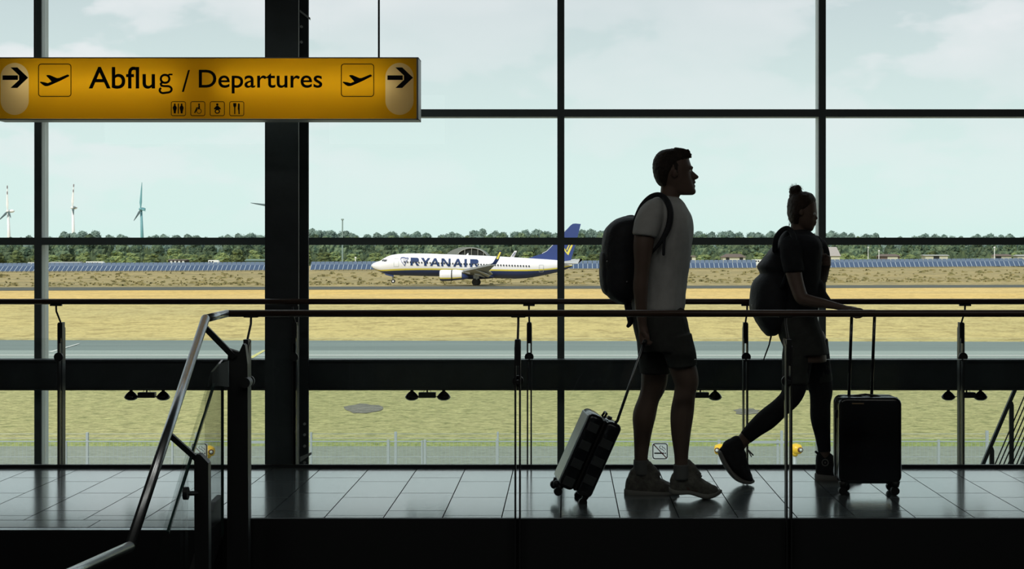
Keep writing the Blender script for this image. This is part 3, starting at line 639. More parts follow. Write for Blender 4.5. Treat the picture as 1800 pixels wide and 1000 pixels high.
# ---------------------------------------------------------------- flat print helpers
def ribbon(b, pts, wd, closed=False, mi=0):
    """stroke of width wd along 2-D points; 2-D to 3-D is done by the caller"""
    n = len(pts); out = []
    for i in range(n):
        p = Vector(pts[i]); a = Vector(pts[(i-1) % n]) if (closed or i > 0) else p; c = Vector(pts[(i+1) % n]) if (closed or i < n-1) else p
        d1 = (p-a).normalized() if (p-a).length > 1e-9 else None; d2 = (c-p).normalized() if (c-p).length > 1e-9 else None
        d1 = d1 or d2; d2 = d2 or d1; nrm = Vector((-(d1.y+d2.y), d1.x+d2.x)).normalized(); k = 1/max(.45, nrm.dot(Vector((-d2.y, d2.x))))
        out += [p+nrm*wd/2*k, p-nrm*wd/2*k]
    fs = [(2*i, 2*i+1, (2*i+3) % (2*n), (2*i+2) % (2*n)) for i in range(n if closed else n-1)]
    b.append((out, fs, mi))
def arc(cx, cy, rx, ry, a0, a1, n=16): return [(cx+rx*math.cos(math.radians(a0+(a1-a0)*i/n)), cy+ry*math.sin(math.radians(a0+(a1-a0)*i/n))) for i in range(n+1)]
def rrect(x0, y0, x1, y1, r): return arc(x1-r, y0+r, r, r, -90, 0, 5)+arc(x1-r, y1-r, r, r, 0, 90, 5)+arc(x0+r, y1-r, r, r, 90, 180, 5)+arc(x0+r, y0+r, r, r, 180, 270, 5)
def poly(b, pts, mi=0): b.append(([Vector(p) for p in pts], [tuple(range(len(pts)))], mi))
def text2d(s, x0, x1, ya, yb, off=0.0, bold=False):
    """letters of the default font fitted into a photo-pixel box (y down)"""
    cu = bpy.data.curves.new('t', 'FONT'); cu.body = s; cu.size = 1; cu.offset = off; cu.resolution_u = 5
    ob = bpy.data.objects.new('t', cu); COL.objects.link(ob); bpy.context.view_layer.update()
    me = bpy.data.meshes.new_from_object(ob.evaluated_get(bpy.context.evaluated_depsgraph_get()))
    vs = [v.co.copy() for v in me.vertices]; fs = [tuple(p.vertices) for p in me.polygons]
    bpy.data.objects.remove(ob); bpy.data.curves.remove(cu); bpy.data.meshes.remove(me)
    ax, bx = min(v.x for v in vs), max(v.x for v in vs); ay, by = min(v.y for v in vs), max(v.y for v in vs)
    return [Vector((x0+(v.x-ax)/(bx-ax)*(x1-x0), yb-(v.y-ay)/(by-ay)*(yb-ya))) for v in vs], fs
def place2d(parts, fn, name, mats, parent):
    b = MB()
    for vs, fs, mi in parts: b.add([fn(v) for v in vs], fs, mi)
    return b.build(name, mats, parent)

def fine(parts, ml):
    out = []
    for vs, fs, mi in parts:
        bm = bmesh.new(); bv = [bm.verts.new((v[0], v[1], 0)) for v in vs]
        for f in fs:
            try: bm.faces.new([bv[i] for i in f])
            except ValueError: pass
        bmesh.ops.triangulate(bm, faces=bm.faces[:])
        for _ in range(6):
            es = [e for e in bm.edges if e.calc_length() > ml]
            if not es: break
            bmesh.ops.subdivide_edges(bm, edges=es, cuts=1); bmesh.ops.triangulate(bm, faces=[f for f in bm.faces if len(f.verts) > 3])
        bm.verts.ensure_lookup_table()
        for i, v in enumerate(bm.verts): v.index = i
        out.append(([v.co.copy() for v in bm.verts], [tuple(v.index for v in f.verts) for f in bm.faces], mi)); bm.free()
    return out
# ---------------------------------------------------------------- hanging sign
YS = 9.0; DS = .16
sx0, sx1, sz0, sz1 = XP(-9, YS), XP(735.5, YS), ZP(210.5, YS), ZP(101, YS)
sign = thing('hanging_sign', ((sx0+sx1)/2, YS+DS/2, sz0), 'long yellow hanging sign with arrows reading Abflug / Departures', 'sign')
def transl(name, col, k=.5):
    m = bpy.data.materials.new(name); m.use_nodes = True; t = m.node_tree; t.nodes.clear()
    a = t.nodes.new('ShaderNodeBsdfTranslucent'); a.inputs[0].default_value = (*col, 1); d = t.nodes.new('ShaderNodeBsdfDiffuse'); d.inputs[0].default_value = (*col, 1)
    mx = t.nodes.new('ShaderNodeMixShader'); mx.inputs[0].default_value = k; o = t.nodes.new('ShaderNodeOutputMaterial')
    t.links.new(a.outputs[0], mx.inputs[1]); t.links.new(d.outputs[0], mx.inputs[2]); t.links.new(mx.outputs[0], o.inputs[0]); return m
M['sign_y'] = transl('yellow translucent sign face', (.92, .50, .012)); M['sign_cream'] = transl('cream translucent sign pill', (.98, .76, .34)); M['sign_black'] = mat('black sign print', (.006, .006, .008), .6, 0, .2); M['sign_brown'] = mat('dark brown outline print', (.045, .016, .004), .6, 0, .2)
M['white_in'] = mat('white sign interior', (.85, .85, .82), .7); M['sign_frame'] = mat('grey sign frame', (.28, .30, .30), .45, .3)
M['tube_lamp'] = bpy.data.materials.new('sign tube light'); M['tube_lamp'].use_nodes = True
e = M['tube_lamp'].node_tree.nodes['Principled BSDF']; e.inputs['Emission Color'].default_value = (1, .93, .78, 1); e.inputs['Emission Strength'].default_value = 4.5; e.inputs['Base Color'].default_value = (.8, .8, .8, 1)
from mathutils.geometry import tessellate_polygon
def pill(x0): return arc(x0+24.75, 135.5, 24.75, 25, 180, 360, 20)+arc(x0+24.75, 177, 24.75, 25, 0, 180, 20)
loops = [[Vector((x, y, 0)) for x, y in lp] for lp in ([(-6, 102.5), (732.5, 102.5), (732.5, 208.5), (-6, 208.5)], pill(1), pill(677.5))]
tri = tessellate_polygon(loops); flat_ = [v for lp in loops for v in lp]
b = MB(); b.add([P(v.x, v.y, YS) for v in flat_], [tuple(t_) for t_ in tri]); b.build('face', M['sign_y'], sign)
b = MB(); b.box(sx0+.012, sx1-.012, YS+DS-.006, YS+DS, sz0+.006, sz1-.006); b.build('rear_face', M['white_in'], sign)
b = MB(); b.box(sx0, sx1, YS-.004, YS+DS+.004, sz1-.005, sz1+.001); b.box(sx0, sx1, YS-.004, YS+DS+.004, sz0-.001, sz0+.005); b.box(sx0, sx0+.010, YS-.004, YS+DS+.004, sz0, sz1); b.box(sx1-.010, sx1, YS-.004, YS+DS+.004, sz0, sz1); b.build('frame', M['sign_frame'], sign)
for xa, xb in ((sx0+.10, sx0+1.06), (sx0+1.26, sx0+2.26)):
    b = MB(); b.tube([(xa, YS+DS/2, (sz0+sz1)/2+.03), (xb, YS+DS/2, (sz0+sz1)/2+.03)], .013, 12); b.build('light_tube', M['tube_lamp'], sign, True)
b = MB()
for px in (61, 666): b.tube([(XP(px, YS+.08), YS+.08, sz1), (XP(px, YS+.08), YS+.08, 4.3)], .0058, 10)
b.build('hanger_rods', M['steel_dark'], sign)
def S(off): return lambda v: P(v[0], v[1], YS-off)
pills = []
for x0 in (1, 677.5):
    parts = []; poly(parts, pill(x0)); place2d(parts, S(0), 'arrow_field', M['sign_cream'], sign)
    a = x0+3.5; parts = []
    poly(parts, [(a, 132.5), (a+27, 132.5), (a+27, 140.5), (a, 140.5)])
    poly(parts, [(a+14, 118.5), (a+26, 118.5), (a+45, 136.5), (a+26, 154.5), (a+14, 154.5), (a+29, 140.5), (a+29, 132.5)]); place2d(parts, S(.0022), 'arrow', M['sign_black'], sign)
for x0 in (66.8, 599):
    parts = []; ribbon(parts, rrect(x0+1, 112.5, x0+58, 169.5, 5), 1.5, True); place2d(parts, S(.0015), 'outline', M['sign_brown'], sign)
    def q(u, v): return (x0-66.8+60+u*.08, 100+v*.08)
    parts = []
    poly(parts, [q(265, 412), q(290, 398), q(345, 400), q(500, 465), q(545, 462), q(735, 385), q(768, 400), q(768, 425), q(740, 440), q(560, 532), q(430, 590), q(330, 632), q(290, 642), q(240, 642), q(195, 618), q(125, 560), q(140, 543), q(225, 555), q(300, 575), q(380, 542), q(350, 505)])
    place2d(parts, S(.0022), 'aircraft_pictogram', M['sign_black'], sign)
lets = []
for s_, a, c, ya, yb in (('Abflu', 156, 272.5, 117.2, 156), ('Departures', 349.5, 566.5, 122.6, 164.3)):
    vs, fs = text2d(s_, a, c, ya, yb, .009); place2d([(vs, fs, 0)], S(.0022), 'lettering', M['sign_black'], sign)
g = []
ribbon(g, arc(290.2, 138.6, 7.6, 7.0, 0, 360, 24)[:-1], 3.9, True)
ribbon(g, [(295, 132.6), (298, 130.9), (303.3, 130.9)], 3.0)
ribbon(g, [(285.2, 144.6), (282.6, 147.4), (283.6, 150.4), (287.5, 151.3)]+[(294, 151.5)]+arc(294.5, 157.0, 7.2, 5.6, -90, 90, 10)+[(287, 163.6)]+arc(287, 158.6, 6.4, 5.0, 90, 235, 8), 3.8)
place2d(g, S(.0023), 'lettering', M['sign_black'], sign)
g = []; poly(g, [(319.6, 161.5), (330.5, 123), (334, 123), (323.2, 161.5)]); place2d(g, S(.0023), 'lettering', M['sign_black'], sign)
for x0 in (300.5, 334.6, 368.8, 403):
    parts = []; ribbon(parts, rrect(x0+.7, 178.6, x0+25.6, 203.4, 3), 1.2, True); place2d(parts, S(.0015), 'outline', M['sign_brown'], sign)
k = 160/1800
def q(u, v): return (280+u*k, 170+v*k)
p1 = []
for cx_, w_ in ((307, 38), (442, 38)):
    poly(p1, [q(cx_+18*math.cos(a/8*PI), 152+18*math.sin(a/8*PI)) for a in range(16)])
    poly(p1, [q(cx_-16, 168), q(cx_+16, 168), q(cx_+w_+4, 215), q(cx_+w_-2, 240), q(cx_+22, 290), q(cx_+20, 330), q(cx_-20, 330), q(cx_-22, 290), q(cx_-w_+2, 240), q(cx_-w_-4, 215)])
poly(p1, [q(366, 135), q(388, 135), q(388, 335), q(366, 335)]); place2d(p1, S(.0022), 'toilet_pictogram', M['sign_black'], sign)
p1 = []; poly(p1, [q(786+18*math.cos(a/8*PI), 152+18*math.sin(a/8*PI)) for a in range(16)])
poly(p1, [q(772, 170), q(802, 170), q(806, 232), q(775, 238)]); ribbon(p1, [q(800, 222), q(742, 222), q(700, 322)], 2.2)
ribbon(p1, arc(*q(785, 285), 4.2, 4.0, 0, 360, 20)[:-1], 1.1, True); place2d(p1, S(.0022), 'wheelchair_pictogram', M['sign_black'], sign)
p1 = []; poly(p1, [q(1147+24*math.cos(a/8*PI), 155+24*math.sin(a/8*PI)) for a in range(16)])
poly(p1, [q(1128, 180), q(1166, 180), q(1220, 235), q(1205, 250), q(1090, 250), q(1078, 235)]); ribbon(p1, arc(*q(1147, 290), 3.7, 3.2, 0, 360, 16)[:-1], 1.9, True); place2d(p1, S(.0022), 'baby_care_pictogram', M['sign_black'], sign)
p1 = []; poly(p1, [q(1460, 125), q(1525, 125), q(1522, 190), q(1506, 205), q(1504, 345), q(1482, 345), q(1480, 205), q(1464, 190)])
poly(p1, [q(1556, 140), q(1575, 125), q(1590, 150), q(1590, 345), q(1566, 345), q(1562, 270), q(1552, 240)]); place2d(p1, S(.0022), 'fork_and_knife_pictogram', M['sign_black'], sign)

# no smoking stickers on the window glass
M['st_white'] = mat('white vinyl sticker', (.80, .83, .82), .5); M['st_red'] = mat('red print', (.55, .04, .08), .5); M['st_black'] = mat('black print', (.03, .035, .04), .5)
st_tr = M['st_white'].node_tree; pb = st_tr.nodes['Principled BSDF']; tl = st_tr.nodes.new('ShaderNodeBsdfTranslucent'); tl.inputs[0].default_value = (1, 1, 1, 1); mm = st_tr.nodes.new('ShaderNodeMixShader'); mm.inputs[0].default_value = 1.0
st_tr.links.new(pb.outputs[0], mm.inputs[1]); st_tr.links.new(tl.outputs[0], mm.inputs[2]); st_tr.links.new(mm.outputs[0], st_tr.nodes['Material Output'].inputs[0])
for x0, y0, w_, h_, lab in ((1146, 778, 28.5, 30, "no smoking sticker on the window between the man's legs"), (336, 778.5, 29, 29.5, 'no smoking sticker on the window seen behind the stair post')):
    Yt = YW+.066; t = thing('no_smoking_sticker', P(x0+w_/2, y0+h_, Yt), lab, 'sticker')
    b = MB(); a, c = P(x0, y0+h_, Yt), P(x0+w_, y0, Yt); b.add([(a.x, Yt, a.z), (c.x, Yt, a.z), (c.x, Yt, c.z), (a.x, Yt, c.z)], [(0, 1, 2, 3)]); b.build('backing', M['st_white'], t)
    fn = lambda v: P(v[0], v[1], Yt-.0012)
    def q(u, v): return (x0+u*w_, y0+v*h_)
    parts = []; ribbon(parts, rrect(*q(.06, .06), *q(.94, .94), 4), 1.7, True); place2d(parts, fn, 'border', M['st_black'], t)
    parts = []; poly(parts, [q(.14, .58), q(.74, .58), q(.74, .66), q(.14, .66)]); poly(parts, [q(.78, .58), q(.86, .58), q(.86, .66), q(.78, .66)])
    ribbon(parts, [q(.54, .16), q(.46, .26), q(.52, .36), q(.64, .38), q(.70, .46), q(.78, .50)], 1.0); ribbon(parts, [q(.62, .18), q(.66, .28), q(.78, .32), q(.84, .42)], 1.0); place2d(parts, fn, 'cigarette', M['st_black'], t)
    parts = []; ribbon(parts, [q(.08, .08), q(.92, .92)], 1.7); place2d(parts, lambda v: P(v[0], v[1], Yt-.002), 'red_bar', M['st_red'], t)

# ---------------------------------------------------------------- airliner
YA = 295.0; KA = YA/F
M['ac_white'] = mat('white aircraft paint', (.78, .77, .79), .35); M['ac_blue'] = mat('navy aircraft paint', (.022, .040, .135), .35); M['ac_fin'] = mat('royal blue tail paint', (.028, .055, .21), .35); M['ac_text'] = mat('dark blue lettering paint', (.012, .035, .12), .5, 0, .2); M['ac_yellow'] = mat('yellow aircraft paint', (.72, .62, .10), .4)
M['ac_grey'] = mat('grey wing metal', (.33, .35, .36), .4, .2); M['ac_dark'] = mat('dark aircraft glass', (.02, .025, .03), .2); M['tyre'] = mat('black tyre', (.02, .02, .02), .8); M['ac_silver'] = mat('silver flap metal', (.55, .57, .58), .35, .3)
ac = thing('airliner', (XP(837, YA), YA, ZG), 'white and navy passenger jet with yellow stripe rolling left on the runway', 'airliner')
ST = [  # px, top, bottom, stripe top, stripe bottom
 (653.2, 466.0, 467.6, 466.8, 467.2), (654.2, 464.2, 469.8, 468.4, 469.0), (656.5, 462.4, 472.0, 470.8, 471.4), (661, 460.6, 474.4, 472.9, 473.7), (666, 459.2, 476.8, 474.2, 475.6), (670, 457.4, 478.6, 474.3, 476.3), (675, 453.8, 480.6, 473.9, 476.4), (681, 450.6, 482.0, 473.4, 476.2),
 (689, 447.9, 483.2, 472.8, 475.8), (700, 446.2, 483.9, 472.2, 475.3), (715, 445.5, 484.4, 471.8, 474.8), (735, 445.3, 484.9, 471.4, 474.4), (760, 445.8, 485.4, 471.4, 474.3), (790, 447.0, 486.2, 471.9, 474.7), (820, 448.2, 487.2, 472.4, 475.2), (850, 449.3, 488.2, 472.8, 475.6), (880, 450.8, 489.2, 473.2, 476.0),
 (905, 452.2, 490.0, 473.6, 476.3), (925, 453.4, 489.2, 473.5, 476.2), (945, 454.6, 486.0, 473.0, 475.7), (962, 455.6, 482.6, 472.0, 474.6), (978, 456.8, 479.0, 470.6, 473.0), (990, 458.6, 475.4, 468.8, 471.0), (999, 461.2, 471.8, 466.6, 468.6), (1004, 463.8, 469.6, 466.0, 467.6), (1006.5, 465.6, 467.6, 466.4, 467.0)]
fus = MB(); NU, NS, NLo = 12, 2, 8; rings = []
for px, t_, bo, s1, s2 in ST:
    zc, r = (ZP(t_, YA)+ZP(bo, YA))/2, (bo-t_)/2*KA; a1 = math.asin(max(-.97, min(.97, (ZP(s1, YA)-zc)/r))); a2 = math.asin(max(-.98, min(.98, (ZP(s2, YA)-zc)/r)))
    angs = [PI/2+(a1-PI/2)*i/NU for i in range(NU)]+[a1+(a2-a1)*i/NS for i in range(NS)]+[a2+(-PI/2-a2)*i/NLo for i in range(NLo+1)]
    half = [(math.cos(a), math.sin(a)) for a in angs]; ring = [Vector((XP(px, YA), YA-c*r*.985, zc+s*r)) for c, s in half]+[Vector((XP(px, YA), YA+c*r*.985, zc+s*r)) for c, s in half[-2:0:-1]]
    rings.append(ring)
n = len(rings[0])
for i, ring in enumerate(rings): fus.v += ring
def reg(k):
    k = k if k < NU+NS+NLo else n-1-k
    return 0 if k < NU else (1 if k < NU+NS else 2)
for i in range(len(rings)-1):
    for k in range(n): fus.f.append((i*n+k, i*n+(k+1) % n, i*n+n+(k+1) % n, i*n+n+k)); fus.m.append(reg(k))
fus.f.append(tuple(range(n))); fus.m.append(0); fus.f.append(tuple((len(rings)-1)*n+k for k in range(n))); fus.m.append(2)
fuselage = fus.build('fuselage', [M['ac_white'], M['ac_yellow'], M['ac_blue']], ac, True)
def fs_at(px):
    for a, c in zip(ST[:-1], ST[1:]):
        if a[0] <= px <= c[0]:
            f_ = (px-a[0])/(c[0]-a[0]); return [a[i]+(c[i]-a[i])*f_ for i in range(5)]
    return ST[-1]
def onfus(off):
    def fn(v):
        _, t_, bo, _, _ = fs_at(v[0]); z = ZP(v[1], YA); zc, r = (ZP(t_, YA)+ZP(bo, YA))/2, (bo-t_)/2*KA
        return Vector((XP(v[0], YA), YA-math.sqrt(max(.0001, r*r-(z-zc)**2))*.985-off, z))
    return fn
def letter(ch, x, w_, g_):
    y0, y1 = 0.0, 13.6; t_ = 3.5; s_ = 1.1
    def pl(pts): g_.append(([Vector((x+a, c)) for a, c in pts], [tuple(range(len(pts)))], 0))
    if ch == 'R':
        pl([(0, 0), (t_+1.2, 0), (t_+1.2, s_*2), (t_+.8, y1-s_), (t_+1.3, y1), (0, y1), (.6, y1-s_), (.6, s_)])
        pl([(t_+1, 0), (w_-3.5, 0), (w_-1.2, 1.4), (w_-.4, 4), (w_-1.4, 6.6), (w_-4.2, 8), (t_+1, 8), (t_+1, 5.9), (w_-5.4, 5.9), (w_-4.2, 4), (w_-5.4, 2.2), (t_+1, 2.2)])
        pl([(w_-8, 7.6), (w_-4.4, 7.6), (w_+.6, y1), (w_-4.2, y1)])
    if ch == 'Y':
        pl([(-.6, 0), (4.4, 0), (w_/2+.6, 5.8), (w_/2+1.8, 8.6), (w_/2-1.8, 8.6)]); pl([(w_+.6, 0), (w_-3.6, 0), (w_/2-.6, 6.2), (w_/2+1.8, 8.6)])
        pl([(w_/2-1.9, 7.8), (w_/2+1.9, 7.8), (w_/2+2.2, y1), (w_/2-2.2, y1)])
    if ch == 'A':
        pl([(w_/2-1.6, 0), (w_/2+1.8, 0), (w_+.9, y1), (w_-3.6, y1)]); pl([(w_/2-1.6, 0), (w_/2+.8, 2.6), (2.9, y1), (-.9, y1)]); pl([(w_*.28, 8.3), (w_*.74, 8.3), (w_*.78, 10.4), (w_*.22, 10.4)])
    if ch == 'N':
        pl([(0, 0), (3.4, 0), (3.2, y1), (-.1, y1)]); pl([(0, 0), (4.4, 0), (w_, y1), (w_-4.2, y1)]); pl([(w_-3.2, 0), (w_+.2, 0), (w_, y1), (w_-3.3, y1)])
    if ch == 'I': pl([(0, 0), (w_+.3, 0), (w_, s_*2), (w_, y1-s_), (w_+.3, y1), (-.3, y1), (0, y1-s_), (0, s_)])
rg = []
for ch, x, w_ in (('R', 723, 15.5), ('Y', 742, 15), ('A', 758.5, 15.5), ('N', 777.5, 15.5), ('A', 799, 14), ('I', 817.5, 4), ('R', 827, 15.5)): letter(ch, x, w_, rg)
place2d(fine([([Vector((v.x, 452.6+v.y+(v.x-722.5)*.026)) for v in vs], fs, mi) for vs, fs, mi in rg], 1.6), onfus(.10), 'airline_lettering', M['ac_text'], fuselage)
g = []
def q(u, v): return (640+u/9, 420+v/9)
ribbon(g, [q(600, 292), q(596, 325), q(612, 360), q(640, 395), q(658, 420), q(672, 385), q(690, 345), q(716, 305)], .9); ribbon(g, [q(602, 296), q(640, 290), q(668, 300), q(716, 300)], 1.3)
for u in (630, 648, 666, 684): ribbon(g, [q(u, 308), q(u-2+(666-u)*.3, 372)], .45)
place2d(fine(g, 1.6), onfus(.10), 'harp_emblem', M['ac_fin'], fuselage)
for i in range(46):
    px = 713.5+i*4.93
    if px > 934: break
    yy = 460.3+(px-713)*.0335; parts = []; poly(parts, rrect(px-1.1, yy-1.45, px+1.1, yy+1.45, .5)); place2d(parts, onfus(.13), 'cabin_window', M['ac_dark'], fuselage)
for xa, ya, xb, yb in ((694, 454, 702.5, 468), (948, 465.5, 955.5, 477.8)):
    parts = []; ribbon(parts, rrect(xa, ya, xb, yb, 1.2), .6, True); place2d(fine(parts, 1.5), onfus(.06), 'door_outline', M['alu'] if xa < 800 else M['ac_silver'], fuselage)
parts = []
for quad in ([(671.5, 458.4), (673.8, 455.9), (676, 455.8), (675.6, 459.2)], [(676.4, 459.4), (676.8, 455.8), (679, 456), (679.3, 459.4)], [(679.8, 459.3), (679.6, 456), (681.8, 456), (680.8, 459)]): poly(parts, quad)
place2d(fine(parts, 1.2), onfus(.07), 'cockpit_window', M['ac_dark'], fuselage)
b = MB(); b.prism([P(818.5, 448.6, YA), P(823.5, 448.6, YA), P(823.3, 444.6, YA), P(822, 445, YA)], (0, .12, 0)); b.build('antenna', M['ac_white'], fuselage)
def slab3(name, pts, th, m, parent, axis=(0, 0, 1)):
    b = MB(); a = Vector(axis)*th/2; b.prism([Vector(p)-a for p in pts], a*2); return b.build(name, m, parent)
# fin with dorsal fillet
fin = MB(); fp = [(929, 453.6), (941, 449.6), (953, 446), (961.5, 441.6), (972, 431), (995, 404.6), (1003, 396.0), (1007, 393.2), (1012, 392.8), (1021, 393.6), (1014.7, 419), (1006.6, 447), (1003, 459.2), (985, 460), (960, 458)]
fin.prism([P(x, y, YA-.16) for x, y in fp], (0, .32, 0)); fino = fin.build('tail_fin', M['ac_fin'], ac)
g = []
def q(u, v): return (820+u/7.141, 380+v/7.141)
poly(g, [q(1316, 350), q(1338, 356), q(1280, 488), q(1262, 478), q(1262, 455)]); poly(g, [q(1232, 400), q(1262, 455), q(1266, 482), q(1228, 430)]); poly(g, [q(1290, 340), q(1304, 340), q(1264, 430), q(1252, 420)]); place2d(g, lambda v: P(v[0], v[1], YA-.175), 'harp_emblem', M['ac_yellow'], fino)
b = MB(); b.tube([P(953, 445.8, YA), P(961.5, 441.4, YA), P(972, 430.8, YA), P(995, 404.4, YA)], .10, 6); b.build('leading_edge', M['ac_silver'], fino)
for s_ in (-1, 1):
    Yr, Yt = YA+s_*.8, YA+s_*7.0; k = 1 if s_ < 0 else .97
    slab3('stabiliser', [P(983, 461.6, Yr), P(1002.5, 464.0, Yr), P(1016, 462.4, Yt-(0)), P(1023.5, 456.2, Yt), P(1019, 456.0, Yt)] if s_ < 0 else [P(978, 461, Yr), P(1000, 463, Yr), P(1016, 456.8, Yt), P(1009, 456.2, Yt)], .22, M['ac_silver'], ac)
# wings
for s_ in (-1, 1):
    if s_ < 0:
        Yr, Yt = YA-1.7, YA-16.2
        w_ = [P(796, 478.5, Yr), P(809, 476.6, YA-4), P(864, 464.6, Yt), P(870, 464.4, Yt), P(858, 476, YA-8), P(859, 485.5, Yr)]
        slab3('wing', w_, .34, M['ac_grey'], ac)
        wl = MB(); wl.prism([P(862, 465.2, Yt), P(867, 461.0, Yt-.2), P(871.5, 453.5, Yt-.5), P(878.6, 440, Yt-.8), P(881.3, 441.2, Yt-.8), P(881.0, 445, Yt-.7), P(876.5, 457.4, Yt-.4), P(872, 464.4, Yt)], (0, .16, 0)); wo_ = wl.build('winglet', M['ac_blue'], ac)
        g = []; poly(g, [(872.2, 454.8), (878.2, 442.4), (880.8, 443.4), (875.6, 455.6)]); place2d(g, lambda v: P(v[0], v[1], Yt-.82), 'winglet_field', M['ac_yellow'], wo_)
        for (a, c, d_, e_) in (((836, 474), (856, 481.5), (862, 484.6), (858, 487)), ((842, 472), (862, 477), (866, 481.6), (861, 484))):
            slab3('flap', [P(*a, YA-9), P(*c, YA-8), P(*d_, YA-6.5), P(*e_, YA-5.5)], .12, M['ac_silver'], ac)
        for x_, y_ in ((843, 483.5), (851, 478.5)):
            b = MB(); b.tube([P(x_-9, y_-2, YA-6), P(x_, y_-.5, YA-6), P(x_+9, y_+4, YA-6)], [.10, .24, .06], 10); b.build('flap_fairing', M['ac_grey'], ac, True)
    else:
        Yr, Yt = YA+1.7, YA+16.2
        slab3('wing', [P(796, 478.5, Yr), P(812, 475, YA+4), P(880, 463, Yt), P(889, 463, Yt), P(868, 472, YA+6), P(859, 484, Yr)], .34, M['ac_grey'], ac)
        wl = MB(); wl.prism([P(880, 463.5, Yt), P(889, 461.0, Yt), P(897, 451.4, Yt), P(904.6, 440.6, Yt), P(908.8, 440.9, Yt), P(903.4, 452.4, Yt), P(897, 463.2, Yt)], (0, .16, 0)); wo_ = wl.build('winglet', M['ac_white'], ac)
        g = []; ribbon(g, [(900, 450.5), (905.6, 443.2)], .8); ribbon(g, [(902.3, 451), (906.6, 443.8)], .5); place2d(g, lambda v: P(v[0], v[1], Yt-.05), 'winglet_mark', M['ac_fin'], wo_)
for s_ in (-1, 1):
    Ye = YA+s_*5.0; rr = lambda r: r*KA
    cx = [(773.2, 8.2), (774.5, 9.4), (778, 9.9), (790, 9.8), (800, 8.8), (812, 7.2)]
    en = MB(); ncr = 24; cyy = 484.0
    for px, r in cx:
        for k in range(ncr):
            a = 2*PI*(k+.5)/ncr+PI/2; en.v.append(P(px, cyy, Ye)+Vector((0, math.cos(a)*rr(r), math.sin(a)*rr(r))))
    for i in range(len(cx)-1):
        for k in range(ncr):
            z = math.sin(2*PI*(k+1)/ncr+PI/2); en.f.append((i*ncr+k, i*ncr+(k+1) % ncr, i*ncr+ncr+(k+1) % ncr, i*ncr+ncr+k)); en.m.append(0 if z > -.32 else (1 if z > -.55 else 2))
    eo = en.build('engine', [M['ac_white'], M['ac_yellow'], M['ac_blue']], ac, True)
    b = MB(); b.disc(P(775.5, cyy, Ye), rr(8.6), .1, 'X', 24); b.build('intake', M['ac_dark'], eo)
    b = MB(); b.tube([P(793.5, cyy, Ye), P(795.2, cyy, Ye)], rr(9.95), 24); b.build('cowl_gap', M['ac_dark'], eo)
    b = MB(); b.tube([P(806, cyy+1, Ye), P(816, cyy+2.5, Ye), P(823, cyy+3.5, Ye)], [rr(6.8), rr(5), rr(2)], 18); b.build('exhaust', M['ac_blue'], eo, True)
    b = MB(); b.prism([P(786, 474.5, Ye), P(812, 478, Ye), P(826, 482, Ye), P(826, 476, Ye), P(800, 473.6, Ye)], (0, .3, 0)); b.build('pylon', M['ac_white'], eo)
b = MB(); b.ball(P(836, 485, YA), 1, 0, 3, (4.4, 1.9, .62)); b.build('belly_fairing', M['ac_blue'], ac, True)
for s_ in (-1, 1):
    g_ = MB(); Yg = YA+s_*2.86; g_.tube([P(838, 480, Yg), P(837.2, 494, Yg)], [.22, .16], 10); g_.box(XP(832, Yg), XP(842, Yg), Yg-.08, Yg+.08, ZP(489.5, Yg), ZP(483, Yg)); go = g_.build('main_gear_leg', M['ac_grey'], ac)
    for dx, dy in ((-2.4, -.42), (2.6, .42)):
        zc = ZG+.58; b = MB(); b.tube([Vector((XP(837.2+dx*.8, Yg), Yg+dy-.2, zc)), Vector((XP(837.2+dx*.8, Yg), Yg+dy-.17, zc)), Vector((XP(837.2+dx*.8, Yg), Yg+dy+.17, zc)), Vector((XP(837.2+dx*.8, Yg), Yg+dy+.2, zc))], [.46, .58, .58, .46], 24); b.build('wheel', M['tyre'], go)
g_ = MB(); g_.tube([P(689.5, 482, YA), P(691.2, 494.2, YA)], .09, 10); ng = g_.build('nose_gear_leg', M['ac_grey'], ac)
for dy in (-.25, .25):
    b = MB(); c = P(691.3, 494.2, YA); b.tube([c+Vector((0, dy-.1, 0)), c+Vector((0, dy+.1, 0))], .36, 20); b.build('wheel', M['tyre'], ng); b = MB(); b.tube([c+Vector((0, dy-.13, 0)), c+Vector((0, dy+.13, 0))], .17, 14); b.build('wheel_hub', M['ac_white'], ng)
b = MB(); b.prism([P(675, 480, YA-.7), P(692, 483, YA-.7), P(692, 486.6, YA-.7), P(678, 483.4, YA-.7)], (0, .05, 0)); b.build('nose_gear_door', M['ac_blue'], ac)
